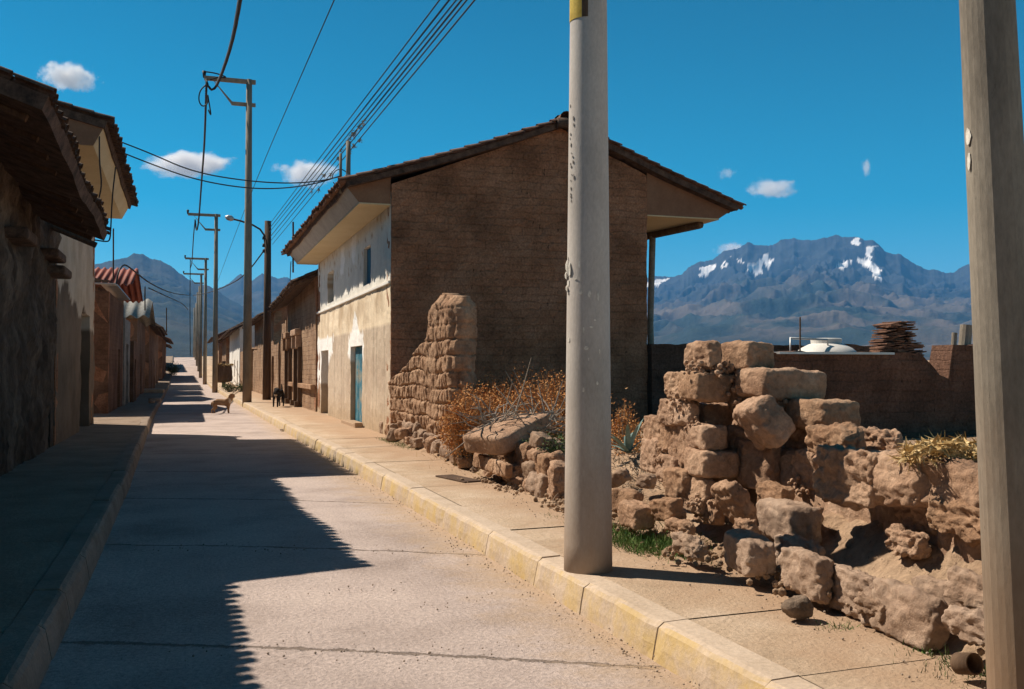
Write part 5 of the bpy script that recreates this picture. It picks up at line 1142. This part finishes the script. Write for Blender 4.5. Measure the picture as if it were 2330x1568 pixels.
b = MB(); b.box((p.x - .1, p.y - .1, .012), (p.x + .1, p.y + .1, .03)); b.build('scrap_body', M['wood_dark'], t)

# ------------------------------------------------------------------ dogs: one skinned body each
def dog(name, label, loc, rz, size, joints, edges, radii, m, extra=None, hair=None):
    me = bpy.data.meshes.new('body'); me.from_pydata([tuple(Vector(j) * size) for j in joints], edges, [])
    t = thing(name, loc, label, 'dog'); t.rotation_euler = (0, 0, rz)
    o = bpy.data.objects.new('body', me); COL.objects.link(o); o.parent = t; me.materials.append(m)
    o.modifiers.new('skin', 'SKIN'); sv = me.skin_vertices
    if not sv: me.skin_vertices  # created by the modifier below when missing
    bm = bmesh.new(); bm.from_mesh(me); lay = bm.verts.layers.skin.verify()
    for i, v in enumerate(bm.verts): v[lay].radius = (radii[i] * size, radii[i] * size); v[lay].use_root = (i == 0)
    bm.to_mesh(me); bm.free(); s = o.modifiers.new('sub', 'SUBSURF'); s.levels = 2; s.render_levels = 2
    return t
# x = forward, y = left, z = up, for a dog 1 unit long in the body
J = [(0, 0, .62), (.25, 0, .61), (.5, 0, .64), (-.22, 0, .64), (-.4, 0, .62),          # 0-4 trunk
     (.62, 0, .76), (.72, 0, .92), (.84, 0, .94), (.97, 0, .88),                          # 5-8 neck, head, muzzle
     (.47, .1, .45), (.45, .11, .26), (.46, .11, .04), (.52, .11, .02),                   # 9-12 front left
     (.47, -.1, .45), (.5, -.11, .26), (.5, -.11, .04), (.56, -.11, .02),                 # 13-16 front right
     (-.36, .1, .45), (-.26, .11, .32), (-.42, .11, .2), (-.4, .11, .04), (-.34, .11, .02),   # 17-21 hind left
     (-.38, -.1, .45), (-.32, -.11, .3), (-.5, -.11, .2), (-.5, -.11, .04), (-.44, -.11, .02), # 22-26 hind right
     (-.5, 0, .62), (-.56, 0, .5), (-.53, 0, .38),                                          # 27-29 tail
     (.7, .09, .99), (.68, .13, .93), (.7, -.09, .99), (.68, -.13, .93)]                   # ears
E_ = [(0, 1), (1, 2), (0, 3), (3, 4), (2, 5), (5, 6), (6, 7), (7, 8), (2, 9), (9, 10), (10, 11), (11, 12), (2, 13), (13, 14), (14, 15), (15, 16),
      (4, 17), (17, 18), (18, 19), (19, 20), (20, 21), (4, 22), (22, 23), (23, 24), (24, 25), (25, 26), (4, 27), (27, 28), (28, 29), (6, 30), (30, 31), (6, 32), (32, 33)]
Rr_ = [.205, .21, .205, .19, .18, .15, .14, .14, .08, .09, .065, .055, .05, .085, .06, .048, .05, .11, .075, .048, .045, .045, .11, .075, .048, .045, .045, .06, .05, .03, .05, .04, .05, .04]
M['fur_tan'] = mat('tan_fur', [(.17, .09, .045), (.28, .16, .085), (.34, .22, .13)], 4, .9, .5, 50, .01, fine=.2)
M['fur_cream'] = mat('cream_fur', [(.5, .4, .3), (.62, .52, .42)], 4, .9, .5, 50, .01, fine=.2)
M['fur_black'] = mat('black_fur', [(.012, .011, .012), (.03, .027, .026)], 4, .8, .5, 50, .01, fine=.2)
p = onz(503, 940, .01)
dg = dog('dog', 'tan short-legged dog standing in the sunny road, head turned right', (p.x - .02, p.y, .005), R(-16), .64, [{5: (.56, 0, .82), 6: (.62, 0, 1.0), 7: (.70, 0, 1.04), 8: (.83, 0, .99), 30: (.6, .11, 1.1), 31: (.58, .15, 1.02), 32: (.6, -.11, 1.1), 33: (.58, -.15, 1.02)}.get(i_, (q_[0] * .95, q_[1], q_[2] * 1.02)) for i_, q_ in enumerate(J)], E_, Rr_, M['fur_tan'])
def fleck(t, c, dims, m, nm, size, seed=1):
    me, f = blob((0, 0, 0), dims, seed, .8, .004, 6, None, False); b = MB(); b.v = [tuple((Vector(v) + Vector(c)) * size) for v in me]; b.f = f
    o = b.build(nm, m, None, True); o.parent = t; return o
fleck(dg, (.57, -.03, .78), (.2, .28, .34), M['fur_cream'], 'chest_fur', .6); fleck(dg, (.79, -.01, 1.0), (.13, .1, .1), M['fur_cream'], 'muzzle', .6); fleck(dg, (.87, 0, 1.0), (.04, .05, .04), M['fur_black'], 'nose', .6)
for s in (-1, 1): fleck(dg, (.74, .08 * s, 1.08), (.03, .03, .03), M['fur_black'], 'eye', .6); fleck(dg, (.58, .14 * s, 1.06), (.1, .04, .14), M['fur_tan'], 'ear', .6)
J2 = [tuple(v) for v in J]; J2[5] = (.62, .06, .66); J2[6] = (.74, .12, .74); J2[7] = (.84, .17, .7); J2[8] = (.93, .2, .6); J2[30] = (.7, .2, .8); J2[31] = (.66, .24, .74); J2[32] = (.76, .05, .82); J2[33] = (.76, .0, .76)
J2[27] = (-.5, 0, .7); J2[28] = (-.55, -.02, .86); J2[29] = (-.56, -.04, 1.0)
for k_ in list(range(9, 13)) : J2[k_] = (J2[k_][0] + (.1 if k_ > 9 else 0), J2[k_][1], J2[k_][2])
R2 = [r * .85 for r in Rr_]
p = onz(636, 926, .2)
bd = dog('dog', 'black dog with white chest walking toward the camera on the pavement', (p.x, p.y + .3, .2), R(-112), .78, [(x, y * 1.0, z * 1.12) for x, y, z in J2], E_, R2, M['fur_black'])
fleck(bd, (.62, .03, .60), (.12, .14, .14), M['fur_cream'], 'chest_fur', .78)

# ------------------------------------------------------------------ mountains (real relief, kilometres away)
def pip(x, y, poly):
    r = False; n = len(poly)
    for i in range(n):
        x0, y0 = poly[i]; x1, y1 = poly[(i + 1) % n]
        if (y0 > y) != (y1 > y) and x < (x1 - x0) * (y - y0) / (y1 - y0) + x0: r = not r
    return r
def C2(x, y): return (1850 + x * .4506) * .7767, (650 + y * .4506) * .7767
snow = [[C2(*q) for q in P_] for P_ in [
 [(438, 325), (465, 300), (540, 272), (535, 310), (505, 340), (440, 366)], [(570, 295), (600, 265), (628, 262), (600, 298)],
 [(748, 285), (800, 265), (850, 225), (892, 210), (890, 250), (930, 235), (905, 290), (868, 305), (880, 270), (850, 290), (845, 330), (800, 355), (790, 320), (755, 310)],
 [(1340, 315), (1375, 250), (1448, 252), (1390, 300)], [(1438, 120), (1460, 98), (1488, 105), (1480, 150), (1460, 158), (1445, 150)],
 [(1520, 200), (1530, 155), (1585, 148), (1570, 185), (1575, 240), (1540, 230)], [(1460, 210), (1480, 235), (1540, 240), (1590, 290), (1630, 320), (1642, 345), (1620, 378), (1560, 350), (1570, 330), (1530, 300), (1470, 260)],
 [(60, 395), (140, 385), (258, 365), (200, 395), (120, 425), (60, 430)], [(640, 225), (655, 225), (650, 240)], [(690, 228), (730, 260), (735, 275), (712, 262)]]]
def azel(u, v):
    d = ray(u, v); return math.atan2(d.x, d.y), d.z / math.hypot(d.x, d.y)
def mountain(name, ridge_px, dist, rnear, nu, nr, colf, m, seed, namp, floor=-30, shape=1.15):
    rp = [azel(*q) for q in ridge_px]; rp.sort(); a0, a1 = rp[0][0], rp[-1][0]; b = MB(); cols = []
    def el(a):
        for (p0, e0), (p1, e1) in zip(rp[:-1], rp[1:]):
            if p0 <= a <= p1: return e0 + (e1 - e0) * (a - p0) / max(p1 - p0, 1e-9)
        return rp[0][1] if a < a0 else rp[-1][1]
    nb = 6
    for i in range(nu + 1):
        a = a0 + (a1 - a0) * i / nu; es = sum(el(a + .012 * q_) for q_ in (-3, -2, -1, 0, 1, 2, 3)) / 7; e = el(a) + .0012 * fr((a * 60, seed, 0), 2.0) + .0008 * fr((a * 60, seed, 3), 9)
        D_ = dist * (1 + .03 * fr((a * 7, seed, 5), 1)); H_ = e * D_ + EYE
        for j in range(nr + 1):
            t = j / nr; r = rnear + (D_ - rnear) * t; x, y = math.sin(a) * r, math.cos(a) * r
            H_ = (es + (e - es) * t ** 9) * D_ + EYE; hgt = H_ * t ** shape
            k_ = min(1, (1 - t) * 9) * min(1, t * 6)
            q = Vector((x / dist * 16, y / dist * 16, seed)); 
            rg = noise.ridged_multi_fractal(q * 1.1, 1.0, 2.1, 6, 1.0, 2.0) - 1.1
            s2 = noise.fractal(q * .5 + Vector((7, 7, 7)), 1, 2, 3)
            va = min(1.0, max(0.0, .5 - .42 * rg)); z = hgt * (1 - k_ * namp * 3.6 * va) + k_ * H_ * namp * .5 * s2 * (1 - t)
            b.v.append((x, y, floor + (z - floor) * smooth(0, .08, t) if t < .08 else z))
            if colf: cols.append(colf(b.v[-1], t, q, rg))
    for kq in range(1, nb + 1):
        for i in range(nu + 1):
            a = a0 + (a1 - a0) * i / nu; D_ = dist * (1 + .03 * fr((a * 7, seed, 5), 1)) * (1 + .05 * kq); H_ = el(a) * dist * (1 - kq / nb * .9)
            b.v.append((math.sin(a) * D_, math.cos(a) * D_, H_)); cols.append((.1, .1, .1)) if colf else None
    W = nr + 1
    for i in range(nu):
        for j in range(nr): q = i * W + j; b.f.append((q, q + W, q + W + 1, q + 1))
    base_ = (nu + 1) * W
    for i in range(nu): b.f.append((i * W + nr, (i + 1) * W + nr, base_ + i + 1, base_ + i))
    for kq in range(nb - 1):
        for i in range(nu): q = base_ + kq * (nu + 1) + i; b.f.append((q, q + 1, q + 1 + nu + 1, q + nu + 1))
    o = b.build(name, m, None, True, cols if colf else None); tag(o, kind='structure'); return o

def mcol(p, t, q, rg):
    u, v = proj(p); ju, jv = u + 9 * noise.fractal(q * 9, 1, 2, 3), v + 7 * noise.fractal(q * 9 + Vector((3, 3, 3)), 1, 2, 3)
    if t > .5 and any(pip(ju, jv, S_) for S_ in snow): return (.86, .84, .82)
    s = noise.fractal(q * 1.6 + Vector((5, 1, 0)), 1, 2, 5); rock = smooth(.55, .8, t + .1 * s)
    c = Vector((.022, .034, .032)).lerp(Vector((.105, .085, .068)), min(1, max(0, .45 + 1.3 * s + .5 * math.exp(-((t - .66) / .1) ** 2)))); c = c.lerp(Vector((.036, .042, .048)), rock)
    return c * (1 + .35 * max(-.8, min(.8, rg)))
def lcol(p, t, q, rg):
    s = noise.fractal(q * 1.6 + Vector((5, 1, 0)), 1, 2, 5)
    return Vector((.018, .03, .025)).lerp(Vector((.055, .05, .035)), min(1, max(0, .4 + .9 * s))) * (1 + .35 * max(-.8, min(.8, rg)))
M['mount'] = mat('far_mountain', None, .002, .95, .7, .012, 25, attr='paint', fine=.1)
mountain('mountain', [(1200, 700), (1300, 660), (1400, 640), (1450, 645), C2(60, 372), C2(150, 352), C2(255, 360), C2(330, 340), C2(370, 295), C2(440, 262), C2(530, 245), C2(600, 190), C2(700, 172), C2(755, 130), C2(800, 148), C2(860, 155), C2(925, 150), C2(970, 120), C2(1050, 104), C2(1110, 118), C2(1180, 120), C2(1250, 105), C2(1330, 88), C2(1400, 98), C2(1480, 100), C2(1530, 122), C2(1570, 118), C2(1610, 150), C2(1650, 195), C2(1700, 212), C2(1740, 205), C2(1790, 240), C2(1850, 280), C2(1910, 305), C2(1960, 310), C2(2040, 330), C2(2100, 330), C2(2150, 290), C2(2195, 272), C2(2230, 285), (2330, 600), (2600, 640), (2900, 660)],
         9000, 2500, 700, 260, mcol, M['mount'], 3, .15, shape=1.1)
mountain('mountain', [(-300, 660), (0, 640), (150, 615), (225, 600), (255, 592), (290, 586), (305, 577), (325, 578), (340, 588), (360, 592), (385, 602), (410, 622), (430, 637), (450, 645), (475, 650), (500, 665), (520, 680), (560, 700), (620, 740), (700, 780), (800, 800)],
         6800, 2200, 300, 120, lcol, M['mount'], 8, .085, shape=.9)
mountain('mountain', [(380, 760), (430, 700), (470, 670), (500, 655), (520, 645), (535, 632), (548, 622), (560, 634), (575, 640), (595, 622), (615, 628), (630, 634), (645, 630), (655, 632), (665, 640), (720, 640), (800, 620), (900, 640), (1000, 700), (1100, 760), (1250, 800)],
         9500, 4500, 300, 120, lcol, M['mount'], 12, .07, shape=.95)
# ------------------------------------------------------------------ haze and clouds
hz = bpy.data.materials.new('haze_air'); hz.use_nodes = True; T = hz.node_tree; T.nodes.remove(T.nodes['Principled BSDF'])
pv = T.nodes.new('ShaderNodeVolumePrincipled'); pv.inputs['Color'].default_value = (.13, .47, 1, 1); pv.inputs['Density'].default_value = 5.5e-5; pv.inputs['Anisotropy'].default_value = .0
T.links.new(pv.outputs[0], T.nodes['Material Output'].inputs['Volume'])
b = MB(); b.box((-10800, -200, -60), (10800, 10800, 1450)); o = b.build('haze', hz); tag(o, kind='stuff', label='thin blue haze filling the valley air', cat='haze')
def cloud_mat(seed, thr, dens):
    m = bpy.data.materials.new('cloud_vapour'); m.use_nodes = True; T = m.node_tree; N = T.nodes; L = T.links; N.remove(N['Principled BSDF'])
    pv = N.new('ShaderNodeVolumePrincipled'); pv.inputs['Color'].default_value = (1, .98, .97, 1); pv.inputs['Anisotropy'].default_value = .3
    tc = N.new('ShaderNodeTexCoord'); vm = N.new('ShaderNodeVectorMath'); vm.operation = 'MULTIPLY_ADD'; L.new(tc.outputs['Generated'], vm.inputs[0]); vm.inputs[1].default_value = (2, 2, 2); vm.inputs[2].default_value = (-1, -1, -1)
    ln = N.new('ShaderNodeVectorMath'); ln.operation = 'LENGTH'; L.new(vm.outputs[0], ln.inputs[0])
    nz = N.new('ShaderNodeTexNoise'); nz.noise_dimensions = '4D'; nz.inputs['W'].default_value = seed; nz.inputs['Scale'].default_value = 3.0; nz.inputs['Detail'].default_value = 7; nz.inputs['Roughness'].default_value = .66
    mp = N.new('ShaderNodeMapping'); mp.inputs['Scale'].default_value = (1.6, 1, .8); L.new(tc.outputs['Generated'], mp.inputs[0]); L.new(mp.outputs[0], nz.inputs['Vector'])
    a = N.new('ShaderNodeMath'); a.operation = 'MULTIPLY_ADD'; L.new(ln.outputs['Value'], a.inputs[0]); a.inputs[1].default_value = -.55; L.new(nz.outputs['Fac'], a.inputs[2])
    r = N.new('ShaderNodeMapRange'); L.new(a.outputs[0], r.inputs['Value']); r.inputs['From Min'].default_value = thr; r.inputs['From Max'].default_value = thr + .16; r.inputs['To Max'].default_value = dens
    L.new(r.outputs[0], pv.inputs['Density']); L.new(pv.outputs[0], N['Material Output'].inputs['Volume']); return m
for i, (u0, u1, v0, v1, thr, dn, lb) in enumerate([
    (70, 235, 135, 212, .16, .012, 'small white cloud high above the left roofs'),
    (305, 560, 338, 412, .16, .012, 'wide white cloud behind the tallest street pole'),
    (605, 790, 352, 432, .16, .012, 'white cloud left of the corner house roof'),
    (1670, 1850, 398, 458, .2, .009, 'thin white cloud above the snowy mountain'),
    (1950, 1990, 355, 410, .24, .006, 'tiny wisp of cloud high on the right'),
    (1610, 1690, 365, 420, .27, .005, 'faint wisps left of the thin white cloud'),
    (1625, 1710, 548, 590, .12, .01, 'white cloud peeping behind the mountain shoulder')]):
    d = 12500.0; c = ond((u0 + u1) / 2, (v0 + v1) / 2, d); wx = (u1 - u0) / F * d * 1.05; wz = (v1 - v0) / F * d * 1.1
    t = empty('cloud', c); t.rotation_euler = (0, 0, -YAW); tag(t, lb, 'cloud', 'clouds in the blue sky')
    me, f = blob((0, 0, 0), (wx, max(wz, wx * .5), wz), 500 + i, 1.0, 0, 8, None, False); b = MB(); b.v = me; b.f = f; o = b.build('vapour', cloud_mat(i * 3.7, thr, dn)); o.parent = t
